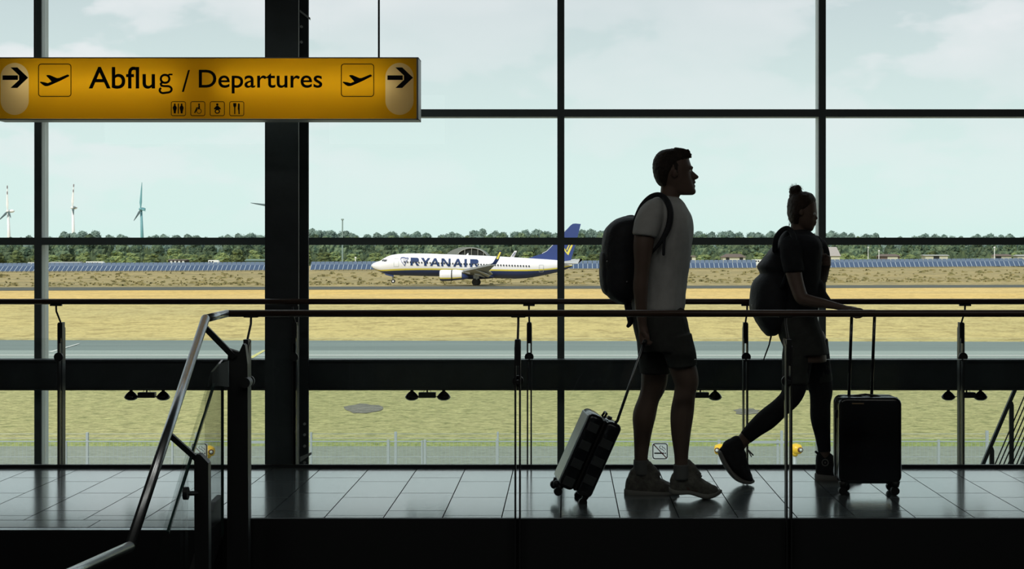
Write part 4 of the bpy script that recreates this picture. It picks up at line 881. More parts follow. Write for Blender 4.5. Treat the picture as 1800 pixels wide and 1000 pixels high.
# ---------------------------------------------------------------- soft body builder
def remesh(name, b, vox, m, parent, smooth_it=6, noise_amp=0.0, noise_sc=12, origin=None, label=None, nsc=(1, 1, 1)):
    """fuse the lofts of a mesh builder into one continuous skin"""
    me = bpy.data.meshes.new('tmp'); me.from_pydata(b.v, [], b.f); me.update()
    bm = bmesh.new(); bm.from_mesh(me); bmesh.ops.recalc_face_normals(bm, faces=bm.faces); bm.to_mesh(me); bm.free()
    ob = bpy.data.objects.new('tmp', me); COL.objects.link(ob)
    r = ob.modifiers.new('r', 'REMESH'); r.mode = 'VOXEL'; r.voxel_size = vox; r.use_smooth_shade = True
    s = ob.modifiers.new('s', 'SMOOTH'); s.factor = .5; s.iterations = smooth_it
    bpy.context.view_layer.update(); dg = bpy.context.evaluated_depsgraph_get()
    out = bpy.data.meshes.new_from_object(ob.evaluated_get(dg)); bpy.data.objects.remove(ob); bpy.data.meshes.remove(me)
    o0 = root_loc(parent)
    nor = [v.normal.copy() for v in out.vertices] if noise_amp else None
    for i, v in enumerate(out.vertices):
        if noise_amp:
            q_ = Vector((v.co.x*nsc[0], v.co.y*nsc[1], v.co.z*nsc[2]))*noise_sc
            v.co += nor[i]*noise_amp*(noise.noise(q_)+.5*noise.noise(q_*2.3))
        v.co -= o0
    out.name = name; out.materials.clear(); out.materials.append(m)
    for p in out.polygons: p.use_smooth = True
    o = bpy.data.objects.new(name, out); COL.objects.link(o); o.parent = parent
    if label: o['label'] = label
    return o
def cr(a, b_, c, d, t): return .5*((2*b_)+(-a+c)*t+(2*a-5*b_+4*c-d)*t*t+(-a+3*b_-3*c+d)*t**3)
def interp(rows, sub):
    out = []; n = len(rows)
    for i in range(n-1):
        a, b_, c, d = rows[max(i-1, 0)], rows[i], rows[i+1], rows[min(i+2, n-1)]
        for j in range(sub):
            t = j/sub; out.append(tuple(cr(a[k], b_[k], c[k], d[k], t) for k in range(len(b_))))
    out.append(rows[-1]); return out
def loft(b, rings):
    n = len(rings[0]); o = len(b.v)
    for r in rings: b.v += r
    for i in range(len(rings)-1):
        for k in range(n): b.f.append((o+i*n+k, o+i*n+(k+1) % n, o+i*n+n+(k+1) % n, o+i*n+n+k)); b.m.append(0)
    b.f.append(tuple(o+k for k in range(n))[::-1]); b.m.append(0); e = o+(len(rings)-1)*n; b.f.append(tuple(e+k for k in range(n))); b.m.append(0)
def sgn(x): return 1 if x >= 0 else -1
def ystack(b, Yc, rows, sub=3, ex=2.2, n=28):
    """horizontal slices: (py, left px, right px, half depth m[, dy])"""
    rows = [tuple(r)+(0.0,)*(5-len(r)) for r in rows]; rings = []
    for py, xl, xr, d, dy in interp(rows, sub):
        Y = Yc+dy; c = P((xl+xr)/2, py, Y); hw = abs(xr-xl)/2/F*Y; d = max(d, .003); ring = []
        for k in range(n):
            a = 2*PI*k/n; ca, sa = math.cos(a), math.sin(a)
            ring.append(c+Vector((sgn(ca)*abs(ca)**(2/ex)*hw, sgn(sa)*abs(sa)**(2/ex)*d, 0)))
        rings.append(ring)
    loft(b, rings)
def xstack(b, Yc, rows, sub=3, ex=2.4, n=24):
    """vertical slices along x: (px, top py, bottom py, half depth m[, dy])"""
    rows = [tuple(r)+(0.0,)*(5-len(r)) for r in rows]; rings = []
    for px, yt, yb, d, dy in interp(rows, sub):
        Y = Yc+dy; c = P(px, (yt+yb)/2, Y); hh = abs(yb-yt)/2/F*Y; d = max(d, .003); ring = []
        for k in range(n):
            a = 2*PI*k/n; ca, sa = math.cos(a), math.sin(a)
            ring.append(c+Vector((0, sgn(ca)*abs(ca)**(2/ex)*d, sgn(sa)*abs(sa)**(2/ex)*hh)))
        rings.append(ring)
    loft(b, rings)
def limb(b, Yc, rows, sub=4, n=20, round_=True, dk=1.0):
    """tapered limb along (px, py, dy, half width px[, depth factor])"""
    rows = [tuple(r)+(dk,)*(5-len(r)) for r in rows]; rr = interp(rows, sub)
    cs = [(P(px, py, Yc+dy), w_/F*(Yc+dy), k) for px, py, dy, w_, k in rr]
    if round_:
        for end in (0, -1):
            c0, r0, k0 = cs[end]; c1 = cs[1 if end == 0 else -2][0]; d = (c0-c1).normalized()
            ext = [(c0+d*r0*f_, r0*s_, k0) for f_, s_ in ((.35, .93), (.65, .75), (.88, .45))]
            cs = ext[::-1]+cs if end == 0 else cs+ext
    rings = []; prev = None
    for i, (c, r, k) in enumerate(cs):
        d = (cs[min(i+1, len(cs)-1)][0]-cs[max(i-1, 0)][0]).normalized(); u = d.cross(Vector((0, 1, 0)))
        if u.length < .05: u = prev or Vector((1, 0, 0))
        u.normalize(); v = d.cross(u).normalized(); prev = u
        rings.append([c+u*math.cos(2*PI*j/n)*r+v*math.sin(2*PI*j/n)*r*k for j in range(n)])
    loft(b, rings)
def blob(b, Yc, px, py, dy, rx, ry, rd, sub=2):
    Y = Yc+dy; b.ball(P(px, py, Y), 1, 0, sub, (rx/F*Y, rd, ry/F*Y))

M['skin'] = mat('tanned skin', (.15, .102, .078), .55, 0, .4, .12, 9); M['hair_b'] = mat('short dark brown hair', (.035, .025, .018), .6, 0, .35, .4, 60, .5, 200, (1, 1, .3)); M['hair_w'] = mat('brown hair tied up', (.05, .032, .02), .6, 0, .35, .4, 60, .5, 200, (1, 1, .3))
M['tee'] = mat('light grey cotton', (.52, .54, .52), .9, 0, .15, .1, 25, .25, 300); M['shorts'] = mat('dark grey shorts cloth', (.06, .065, .06), .9, 0, .15, .2, 20, .2, 300); M['sock'] = mat('grey sock', (.14, .145, .14), .9)
M['shoe_g'] = mat('grey mesh sneaker', (.19, .185, .16), .75, 0, .3, .45, 30, .4, 120); M['sole'] = mat('pale rubber sole', (.22, .22, .20), .7); M['pack'] = mat('black nylon backpack', (.018, .021, .026), .65, 0, .4, .25, 12, .3, 150)
M['tee_w'] = mat('black cotton', (.028, .030, .034), .9, 0, .15, .2, 20, .2, 300); M['legging'] = mat('black leggings', (.020, .021, .024), .8, 0, .2); M['canvas'] = mat('black canvas shoe', (.03, .033, .036), .85, 0, .2, .2, 60); M['eye'] = mat('eye', (.5, .5, .48), .3); M['buckle'] = mat('small metal buckle', (.4, .4, .4), .3, .8)

# ---------------------------------------------------------------- the man
YM = 8.32
man = thing('person', (XP(1165, YM), YM, 0), 'person in light grey tee and dark shorts walking right with a black backpack', 'person')
b = MB()
ystack(b, YM, [(262.5, 1178, 1196, .025), (265, 1165, 1204, .05), (270, 1157, 1208, .064), (277, 1152, 1210.5, .072), (286, 1149.5, 1213.5, .077), (296, 1149, 1216, .077), (303, 1150, 1215, .075), (312, 1152, 1216.5, .070), (320, 1157, 1218.5, .064), (328, 1164, 1220.5, .056), (335, 1172, 1222, .048), (340, 1186, 1221.5, .038), (342.8, 1198, 1218, .024)], 3, 2.1)
xstack(b, YM, [(1208, 296, 312, .012), (1214, 298, 316, .015), (1220, 302.5, 316, .015), (1225, 307, 315, .011), (1228, 309.5, 313, .006)], 3, 2)      # nose
xstack(b, YM, [(1206, 290, 299, .05), (1214, 291.5, 298, .045), (1218, 293, 297, .036)], 3, 2)                                                        # brow
xstack(b, YM, [(1208, 317, 324, .03), (1217, 318, 323, .022), (1223, 318.6, 322, .012)], 3, 2); xstack(b, YM, [(1208, 323.5, 330, .028), (1217, 324, 329.5, .02), (1222.5, 325, 328.5, .012)], 3, 2)   # lips
blob(b, YM, 1217, 336.5, 0, 6.5, 6.5, .026)                                                                                                        # chin
limb(b, YM, [(1182, 322, 0, 20, .9), (1178, 340, 0, 17.5, .95), (1176.5, 354, 0, 17.5, 1), (1174, 372, 0, 26, 1.3)])
for s_ in (-1, 1):
    blob(b, YM, 1185.5, 305, s_*.077, 5.2, 8.2, .012); blob(b, YM, 1187, 303, s_*.083, 3, 5.5, .010)
ystack(b, YM, [(356, 1158, 1190, .07), (368, 1140, 1202, .16), (380, 1130, 1208, .19), (400, 1126, 1212, .185), (440, 1125, 1210, .165), (480, 1124, 1204, .145), (520, 1120, 1198, .15), (555, 1114, 1199, .16), (590, 1120, 1208, .165), (612, 1128, 1210, .16)], 4, 2.3)
# legs
limb(b, YM, [(1183, 592, -.085, 25.5), (1195, 630, -.09, 24.5), (1206, 668, -.09, 22.5), (1204, 690, -.09, 19), (1199, 726, -.09, 20.5), (1197, 760, -.09, 17.5), (1197.5, 800, -.085, 12.5), (1198, 830, -.08, 12)])
limb(b, YM, [(1156, 592, .085, 26), (1152, 640, .085, 24.5), (1149, 676, .085, 22.5), (1141, 700, .085, 18.5), (1132.5, 730, .085, 20.5), (1129.5, 762, .085, 16), (1127, 800, .085, 12.2), (1127, 830, .085, 12)])
xstack(b, YM-.08, [(1188, 838, 862, .025), (1200, 828, 864, .03), (1220, 838, 868, .034), (1245, 856, 871, .036), (1258, 860, 870, .02)])
xstack(b, YM+.085, [(1108, 840, 864, .025), (1125, 828, 866, .03), (1145, 838, 866, .034), (1172, 856, 867, .036), (1184, 860, 867, .02)])
# arms: near arm hangs back to the suitcase, far arm hangs
limb(b, YM, [(1143, 374, -.175, 19), (1136, 396, -.20, 19), (1131, 430, -.225, 18), (1129, 462, -.235, 14.5), (1128, 480, -.235, 13.5), (1126, 505, -.235, 13.5), (1127, 540, -.225, 10.5), (1129, 570, -.215, 8.2), (1131, 580, -.215, 8.8)])
limb(b, YM, [(1160, 376, .175, 18), (1164, 410, .21, 17), (1168, 470, .205, 12), (1174, 520, .165, 10.5), (1178, 552, .13, 8), (1180, 566, .12, 8.5)])
def hand(b, Yc, c, dn, side, curl, sc=1.0):
    """palm at c=(px,py,dy), fingers pointing along dn (px units), curling towards side"""
    px, py, dy = c; ux, uy = dn; l_ = math.hypot(ux, uy); ux /= l_; uy /= l_; vx, vy = side
    limb(b, Yc, [(px, py, dy, 8.6*sc, .55), (px+ux*12*sc, py+uy*12*sc, dy, 10*sc, .42), (px+ux*20*sc, py+uy*20*sc, dy, 9*sc, .4)])
    for i, (off, ln) in enumerate(((-.026, .92), (-.0085, 1.0), (.0085, .95), (.025, .78))):
        d0 = dy+off*sc; L_ = 17*ln*sc; x, y = px+ux*18*sc, py+uy*18*sc; pts = [(x, y, d0, 3.1*sc)]
        ang = math.atan2(uy, ux); s_ = 1 if (ux*vy-uy*vx) > 0 else -1
        for j in range(3):
            ang += s_*curl*(.55+.25*j); st_ = L_*(.45, .33, .26)[j]; x += math.cos(ang)*st_; y += math.sin(ang)*st_; pts.append((x, y, d0, (3.0, 2.7, 2.3)[j]*sc))
        limb(b, Yc, pts, 3, 10, True)
def thumb(b, Yc, pts): limb(b, Yc, pts, 3, 10, True)
hand(b, YM, (1131, 580, -.215), (.1, 1), (1, 0), 1.0)
thumb(b, YM, [(1134, 586, -.235, 4), (1139, 594, -.245, 3.6), (1138, 602, -.235, 3.0), (1134, 606, -.22, 2.5)])
hand(b, YM, (1180, 566, .12), (.1, 1), (1, 0), .45)
thumb(b, YM, [(1182, 570, .10, 4), (1186, 580, .09, 3.6), (1187, 588, .09, 3.0)])
body = remesh('body', b, .0052, M['skin'], man, 3)
for s_ in (-1, 1):
    e = MB(); e.ball(P(1211, 300.5, YM+s_*.030), .0105, 0, 2); e.build('eye', M['eye'], man, True)
# hair
b = MB()
ystack(b, YM, [(261.5, 1178, 1200, .03), (264, 1164, 1208, .055), (268, 1157, 1211, .069), (274, 1152, 1213, .077), (281, 1148.5, 1210, .081), (290, 1147, 1198, .083), (300, 1147.5, 1188, .083), (310, 1149.5, 1180, .079), (320, 1154, 1175, .068), (327, 1160, 1172, .055)], 3, 2.1)
for i, (x, y, x2, y2) in enumerate(((1200, 265, 1212, 266.5), (1204, 268, 1215, 272), (1206, 270, 1214.5, 276.5), (1196, 263.5, 1206, 263.5), (1188, 262.5, 1196, 261.5), (1203, 266, 1210, 264))):
    for dy in (-.045, -.015, .015, .045): limb(b, YM, [(x, y, dy, 4), (x2, y2, dy*1.05, 1.6)], 3, 8)
limb(b, YM, [(1189, 290, -.077, 4, .5), (1189, 300, -.078, 3, .5), (1189, 311, -.073, 2, .5)], 3, 8); limb(b, YM, [(1189, 290, .077, 4, .5), (1189, 300, .078, 3, .5), (1189, 311, .073, 2, .5)], 3, 8)
remesh('hair', b, .0048, M['hair_b'], man, 1, .0022, 90)
# tee shirt
b = MB()
ystack(b, YM, [(345, 1156, 1190, .05), (350, 1143, 1197, .11), (357, 1134, 1203, .165), (367, 1127, 1208, .195), (380, 1123, 1214.5, .207), (395, 1121, 1218, .208), (412, 1120, 1218.5, .200), (435, 1119, 1216, .190), (460, 1118.5, 1213, .180), (490, 1116, 1209, .170), (512, 1114, 1205.5, .168), (528, 1112, 1204, .172), (541, 1110, 1202, .178), (545, 1112, 1199, .174)], 4, 2.3)
for s_ in (-1, 1):
    limb(b, YM, [(1155 if s_ < 0 else 1165, 366, s_*.13, 19, 1), (1146 if s_ < 0 else 1163, 377, s_*.185, 24, .95), (1138 if s_ < 0 else 1164, 396, s_*.215, 23.5, .95), (1134 if s_ < 0 else 1166, 411, s_*.228, 22, .95), (1133.2 if s_ < 0 else 1166.5, 415, s_*.23, 21, .95)], 4, 22, False)
limb(b, YM, [(1176, 352, 0, 20.5, 1.15), (1175, 358, 0, 24, 1.3)], 3, 20, False)
tee = remesh('tee_shirt', b, .0062, M['tee'], man, 3, .0065, 9, nsc=(1.3, 1, .7))
# shorts
b = MB()
ystack(b, YM, [(534, 1114, 1200, .165), (548, 1111, 1203, .176), (565, 1111.5, 1208, .184), (590, 1117, 1213.5, .188), (606, 1122, 1216, .186), (616, 1126, 1217, .18)], 4, 2.4)
limb(b, YM, [(1188, 592, -.095, 29, 1.05), (1194, 615, -.098, 28, 1.1), (1198.5, 633, -.10, 26.5, 1.1), (1200, 644, -.10, 26, 1.1)], 4, 24, False)
limb(b, YM, [(1152, 592, .09, 33, .95), (1150.5, 620, .09, 29.5, 1), (1151, 645, .09, 27, 1.05), (1151, 657, .09, 26.5, 1.05)], 4, 24, False)
remesh('shorts', b, .0062, M['shorts'], man, 3, .005, 11, nsc=(1.3, 1, .6))
# socks and shoes
for (x, y, dy, s_) in ((1197.8, 816, -.085, 13.6), (1127, 808, .085, 13.4)):
    b = MB(); limb(b, YM, [(x, y, dy, s_), (x, y+12, dy, s_+.4), (x, y+26, dy, s_+1)], 3, 20, False); b.build('sock', M['sock'], man, True)
def sneaker(Yc, up, so, tongue, laces, name='shoe', mu='shoe_g'):
    b = MB(); xstack(b, Yc, up, 4, 2.3); limb(b, Yc, tongue, 3, 16)
    o = remesh(name, b, .0052, M[mu], man, 2, .003, 34)
    b = MB(); xstack(b, Yc, so, 4, 3.2); b.build('sole', M['sole'], o, True)
    for (x, y, w2) in laces:
        b = MB(); b.tube([P(x-1.5, y+1.5, Yc-w2), P(x, y-1, Yc-w2*.5), P(x+.6, y-1.6, Yc), P(x, y-1, Yc+w2*.5), P(x-1.5, y+1.5, Yc+w2)], .0032, 8); b.build('lace', M['sock'], o, True)
    return o
sneaker(YM+.085, [(1099, 850, 868, .018), (1103, 838, 870, .031), (1110, 824, 870, .036), (1120, 820, 870, .037), (1134, 822, 870, .039), (1146, 829, 870, .042), (1158, 838, 870, .046), (1170, 845, 870, .049), (1181, 850, 869, .044), (1190, 857, 868, .026)],
        [(1097, 860, 870, .02), (1103, 858, 872, .036), (1120, 860, 872, .040), (1145, 861, 871.5, .044), (1170, 861, 871.5, .052), (1186, 861, 870, .042), (1194, 862, 867, .016)],
        [(1136, 818, 0, 10), (1144, 826, 0, 10), (1152, 834, 0, 9)], [(1148, 826, .03), (1154, 831, .032), (1160, 836, .034)])
sneaker(YM-.075, [(1178, 842, 862, .018), (1182, 832, 866, .031), (1190, 826, 867, .036), (1202, 822, 866, .038), (1216, 827, 867, .041), (1228, 836, 870, .044), (1240, 845, 873, .048), (1252, 851, 873, .046), (1262, 857, 870, .032)],
        [(1176, 856, 865, .018), (1182, 858, 869, .034), (1196, 860, 869, .040), (1212, 860, 868.5, .042), (1226, 863, 872.5, .047), (1240, 865, 876.5, .052), (1254, 862, 874, .046), (1264, 860, 869, .028), (1269, 861, 865, .012)],
        [(1208, 818, 0, 11), (1216, 827, 0, 11), (1224, 836, 0, 9)], [(1220, 826, .032), (1227, 832, .034), (1233, 838, .036)])
# his backpack
YP_ = YM+.01
bp_ = thing('backpack', P(1088, 534, YP_), "big black backpack on the man's back", 'backpack')
b = MB()
ystack(b, YP_, [(381, 1098, 1120, .07), (385, 1086, 1124, .115), (392, 1074, 1126, .14), (402, 1064, 1127, .155), (415, 1059.5, 1126, .163), (440, 1057, 1124, .168), (470, 1057.5, 1122, .170), (495, 1058.5, 1119, .170), (512, 1062, 1116, .160), (522, 1069, 1112, .145), (530, 1080, 1108, .12), (534, 1090, 1104, .08)], 4, 2.7)
remesh('main_bag', b, .0062, M['pack'], bp_, 3, .004, 14)
b = MB(); ystack(b, YP_, [(440, 1062, 1075, .09), (446, 1054.5, 1082, .12), (470, 1053.5, 1084, .13), (500, 1055, 1084, .13), (514, 1060, 1082, .11), (520, 1068, 1080, .08)], 4, 2.8); remesh('front_pocket', b, .006, M['pack'], bp_, 3, .003, 16)
b = MB(); limb(b, YP_, [(1116, 383, 0, 2.5), (1112, 380, 0, 2.2), (1104, 380.5, 0, 2.2), (1098, 383, 0, 2.5)], 4, 10, True, 3); b.build('top_handle', M['pack'], bp_, True)
for s_ in (-1, 1):
    b = MB(); limb(b, YM, [(1118, 388, s_*.12, 6, .7), (1128, 364, s_*.15, 5.5, .5), (1141, 348, s_*.14, 4.6, .6), (1154, 342, s_*.125, 4.2, .6), (1165, 345, s_*.140, 4.8, .7), (1174, 356, s_*.180, 5.4, .8), (1178.5, 373, s_*.214, 5.6, .8), (1176, 396, s_*.222, 5.6, .6), (1167, 416, s_*.223, 4.5, .6), (1156, 432, s_*.222, 3.2, .6), (1142, 448, s_*.205, 2.6, .6), (1124, 470, s_*.17, 2.6, .6)], 5, 14)
    b.build('shoulder_strap', M['pack'], bp_, True)
    b = MB(); limb(b, YM, [(1169, 414, s_*.228, 2.6, .4), (1167, 430, s_*.226, 2.6, .4), (1166.5, 447, s_*.222, 2.6, .4)], 4, 10); b.build('loose_strap_end', M['pack'], bp_, True)
b = MB(); limb(b, YM, [(1103, 532, -.05, 6.5), (1106, 552, -.05, 6), (1108, 566, -.04, 5), (1104, 573, -.04, 3.2)], 4, 12); b.build('hip_strap', M['pack'], bp_, True)
for px, py in ((1067, 459), (1102, 495)):
    b = MB(); b.ball(P(px, py, YP_-.172), .005, 0, 1); b.build('zip_pull', M['buckle'], bp_)

# ---------------------------------------------------------------- the woman
YV = 8.83
wom = thing('person', (XP(1410, YV), YV, 0), 'person in black with hair in a bun stepping right and pushing an upright suitcase', 'person')
b = MB()
ystack(b, YV, [(339, 1402, 1418, .02), (342, 1394, 1426, .045), (348, 1389, 1431, .062), (356, 1386.5, 1434.5, .073), (366, 1386, 1435.5, .077), (376, 1388, 1436, .075), (386, 1392, 1435, .069), (394, 1397, 1433, .060), (401, 1405, 1430.5, .046), (405.5, 1412, 1427.5, .030), (407.5, 1417, 1424, .015)], 3, 2.1)
xstack(b, YV, [(1428, 372, 385, .012, -.028), (1433, 375, 386, .013, -.030), (1436, 380, 386, .009, -.032), (1437.3, 382, 385, .005, -.033)], 3, 2)
xstack(b, YV, [(1426, 387, 393, .022, -.022), (1432, 388, 392.5, .018, -.024), (1435.5, 389, 392, .010, -.026)], 3, 2); xstack(b, YV, [(1426, 392.5, 397, .020, -.022), (1431, 392.8, 396.5, .016, -.024), (1434, 393.4, 396, .010, -.026)], 3, 2)
blob(b, YV, 1425, 402, -.012, 5, 5, .022)
limb(b, YV, [(1406, 385, 0, 16, 1), (1403, 402, 0, 13.5, 1), (1401, 418, 0, 16, 1.2), (1400, 428, 0, 22, 1.4)])
for s_ in (-1, 1): blob(b, YV, 1408, 373, s_*.077, 4.2, 7, .012)
ystack(b, YV, [(414, 1388, 1424, .10), (424, 1376, 1434, .155), (436, 1373, 1437, .165), (455, 1374, 1437, .155), (480, 1375, 1437, .135), (505, 1375, 1436, .120), (530, 1376, 1434, .125), (560, 1374, 1434, .150), (590, 1378, 1444, .160), (615, 1382, 1450, .158), (635, 1386, 1452, .15)], 4, 2.3)
# front (far) standing leg and trailing (near) leg
limb(b, YV, [(1424, 600, .075, 29), (1434, 640, .075, 24), (1442.5, 686, .075, 19), (1441.5, 706, .075, 16.5), (1442, 735, .075, 16.8), (1446, 765, .075, 13), (1449, 790, .075, 10.4), (1449.5, 815, .075, 10)])
limb(b, YV, [(1404, 600, -.075, 28), (1401, 640, -.08, 24), (1396, 680, -.085, 19.5), (1389, 699, -.085, 18), (1372, 716, -.085, 16.5), (1349, 736, -.085, 18), (1328, 753, -.085, 15), (1309, 771, -.085, 11.8), (1298, 785, -.085, 11)])
limb(b, YV, [(1290, 790, -.085, 11), (1296, 808, -.085, 11), (1308, 829, -.085, 8), (1315, 840, -.085, 5)])
xstack(b, YV+.075, [(1440, 822, 842, .022), (1452, 812, 843, .027), (1470, 822, 843, .03), (1490, 832, 843, .032), (1503, 837, 842, .02)])
# near arm reaching to the suitcase handle; far arm bent with the hand at the chest
limb(b, YV, [(1393, 432, -.13, 17), (1391, 450, -.165, 16.5), (1395, 478, -.20, 14.5), (1402, 505, -.225, 12.8), (1410, 524, -.25, 12.2), (1424, 529, -.275, 10.5), (1446, 533, -.32, 8.6), (1466, 537, -.37, 6.6), (1482, 541, -.41, 5.8), (1490, 544, -.43, 6.2)], 5)
limb(b, YV, [(1430, 432, .11, 15), (1438, 448, .15, 14), (1443, 474, .16, 12), (1444, 490, .14, 10.5), (1447, 482, .10, 9.5), (1450, 472, .06, 8.5), (1452, 464, .05, 8.5)], 5)
# near hand over the grip
Yh = YV
limb(b, Yh, [(1486, 543, -.42, 6.4, .9), (1496, 545, -.44, 7.2, 1.1), (1504, 546.5, -.45, 6.8, 1.1)], 4, 16)
for i, (off, L_) in enumerate(((-.024, .92), (-.008, 1.0), (.008, .96), (.024, .8))):
    d0 = -.45+off; limb(b, Yh, [(1500, 543.5, d0, 2.9), (1509+3*L_, 543.8, d0, 2.8), (1514+4*L_, 548, d0, 2.6), (1513+3*L_, 555, d0, 2.3), (1508+2*L_, 558, d0, 2.1)], 3, 10)
thumb(b, Yh, [(1492, 547, -.465, 3.2), (1498, 554, -.48, 3), (1505, 558, -.475, 2.5)])
# far fist
blob(b, Yh, 1451, 458, .04, 8.2, 8.6, .034)
for i in range(4):
    y = 451.5+i*4.6; limb(b, Yh, [(1448, y, .012, 2.9), (1455.5, y, .006, 2.9), (1458.5, y+1, .03, 2.7), (1456, y+1.5, .055, 2.4)], 3, 10)
thumb(b, Yh, [(1444, 455, .01, 3.2), (1447, 449, -.004, 3), (1452, 447.5, -.004, 2.5)])
remesh('body', b, .0052, M['skin'], wom, 3)
for dy in (-.052, .004):
    e = MB(); e.ball(P(1430.5 if dy < 0 else 1432.5, 376, YV+dy), .0100, 0, 2); e.build('eye', M['eye'], wom, True)
b = MB()
ystack(b, YV, [(337, 1403, 1417, .02), (340, 1394, 1426, .05), (345, 1389, 1431, .068), (353, 1385, 1434, .080), (362, 1384, 1428, .084), (370, 1384, 1416, .084), (378, 1385, 1409, .080), (386, 1387, 1406, .070), (393, 1391, 1404, .055)], 3, 2.1)
blob(b, YV, 1398.5, 335.5, .005, 11.3, 10.2, .036, 3); blob(b, YV, 1402, 331, -.02, 7, 6.5, .022); blob(b, YV, 1392.5, 338, .015, 5.5, 6, .024); limb(b, YV, [(1390, 344, 0, 3, 3), (1400, 345.5, 0, 3.2, 3), (1408, 344.5, 0, 3, 3)], 4, 12)
hw_ = remesh('hair', b, .0048, M['hair_w'], wom, 1, .0028, 60)
b = MB()
rnd = random.Random(4)
for i in range(26):
    a = rnd.uniform(-2.9, -.2); x, y = 1398.5+math.cos(a)*10, 335.5+math.sin(a)*9.5; l_ = rnd.uniform(2, 5.5); a2 = a+rnd.uniform(-1.1, 1.1)
    b.tube([P(x, y, YV), P(x+math.cos(a)*l_*.5, y+math.sin(a)*l_*.5, YV+rnd.uniform(-.02, .02)), P(x+math.cos(a2)*l_, y+math.sin(a2)*l_, YV+rnd.uniform(-.03, .03))], .0006, 4)
for i in range(16):
    y = rnd.uniform(366, 392); b.tube([P(1387+(y-366)*.2, y, YV), P(1384.5+(y-366)*.12, y+4, YV), P(1386+rnd.uniform(-2, 3), y+9, YV)], .0006, 4)
b.build('loose_strands', M['hair_w'], hw_)['kind'] = 'stuff'
# clothes
b = MB()
ystack(b, YV, [(404, 1390, 1420, .05), (409, 1381, 1427, .10), (416, 1373, 1436, .15), (424, 1369, 1442, .178), (436, 1367, 1445, .184), (455, 1369, 1443, .172), (480, 1371, 1441, .150), (505, 1370, 1440, .142), (530, 1370, 1439, .146), (552, 1369, 1436, .160), (560, 1370, 1435, .162)], 4, 2.3)
limb(b, YV, [(1392, 428, -.12, 17, 1), (1391, 440, -.165, 20, .9), (1393, 460, -.19, 19, .95), (1395, 474, -.205, 18.2, .95), (1395.5, 479, -.208, 17.5, .95)], 4, 22, False)
limb(b, YV, [(1430, 426, .11, 15, 1), (1440, 436, .15, 16, .9), (1444, 456, .165, 15.5, .95), (1445, 468, .165, 14.5, .95)], 4, 22, False)
limb(b, YV, [(1438, 500, -.03, 9, 1.6), (1444, 516, -.04, 10, 1.6), (1452, 528, -.05, 9, 1.4), (1462, 534, -.05, 5, 1.2)], 4, 16)
remesh('tee_shirt', b, .0062, M['tee_w'], wom, 3, .005, 10)
b = MB()
ystack(b, YV, [(543, 1372, 1434, .155), (560, 1368, 1436, .170), (575, 1367, 1441, .178), (592, 1371, 1447, .184), (610, 1377, 1452, .184), (622, 1379, 1455, .18)], 4, 2.4)
limb(b, YV, [(1429, 600, .08, 26, 1.1), (1434, 625, .085, 23.5, 1.15), (1438, 650, .085, 23.5, 1.1), (1440.5, 672, .085, 23, 1.1)], 4, 24, False)
limb(b, YV, [(1406, 600, -.08, 28, 1.0), (1401, 625, -.088, 26, 1.05), (1399, 650, -.09, 24, 1.05), (1398, 674, -.09, 22.5, 1.05)], 4, 24, False)
remesh('shorts', b, .0062, M['shorts'], wom, 3, .004, 11)
b = MB(); limb(b, YV, [(1428, 608, .078, 28), (1433, 635, .080, 26.5), (1438.5, 664, .078, 24), (1443, 688, .075, 20.6), (1442, 708, .075, 18), (1442.3, 735, .075, 17.6), (1446, 765, .075, 13.8), (1448.5, 786, .075, 11.6), (1449, 793, .075, 11.4)], 4, 22, False); b.build('legging', M['legging'], wom, True)
b = MB(); limb(b, YV, [(1404, 610, -.078, 27.5), (1401, 638, -.082, 26), (1396.5, 678, -.086, 22), (1389, 699, -.085, 18.8), (1372, 716, -.085, 17.3), (1349, 736, -.085, 18.8), (1328, 753, -.085, 15.8), (1311, 769, -.085, 12.6)], 4, 22, False); b.build('legging', M['legging'], wom, True)
# high tops
b = MB(); xstack(b, YV+.075, [(1434.5, 806, 842, .026), (1438, 794, 844, .033), (1446, 793, 845, .036), (1456, 794, 845, .037), (1465, 801, 845, .038), (1475, 812, 845, .041), (1486, 823, 845, .043), (1496, 830, 845, .043), (1506, 836, 844, .034), (1511, 840, 843, .02)], 4, 2.4)
sh = remesh('high_top_shoe', b, .005, M['canvas'], wom, 2, .0015, 30)
b = MB(); xstack(b, YV+.075, [(1433, 832, 845, .025), (1438, 831, 847.5, .040), (1460, 833, 847.8, .043), (1490, 834, 847.8, .048), (1506, 835, 847, .042), (1514, 838, 845, .022)], 4, 3.2); b.build('sole', M['sole'], sh, True)
g = []; ribbon(g, arc(1450.5, 813, 5.4, 5.6, 0, 360, 24)[:-1], 2.0, True); poly(g, arc(1450.5, 813, 1.7, 1.8, 0, 360, 12)[:-1]); place2d(g, lambda v: P(v[0], v[1], YV+.075-.0385), 'ankle_patch', M['sole'], sh)
b = MB(); b.tube([P(1466, 806, YV+.06), P(1470, 802, YV+.04), P(1474, 805, YV+.04), P(1471, 809, YV+.05), P(1475, 812, YV+.04)], .003, 8); b.build('lace', M['sock'], sh, True)
b = MB(); limb(b, YV, [(1440, 799, .075, 2.2, 2), (1434, 794, .075, 2, 2)], 3, 8); b.build('heel_tab', M['canvas'], sh, True)
b = MB(); Yt_ = YV-.085
limb(b, Yt_, [(1295, 781, 0, 15.5), (1287, 791, 0, 20, .85), (1292, 804, 0, 21, .9), (1299, 817, 0, 17, 1.1), (1308, 831, 0, 12.5, 1.5), (1316, 840, 0, 8, 2.2), (1320, 843.5, 0, 4.5, 3)], 5, 22)
limb(b, Yt_, [(1272, 792, 0, 8, 1.6), (1283, 806, 0, 10, 1.8), (1292, 822, 0, 10, 2)], 4, 18)
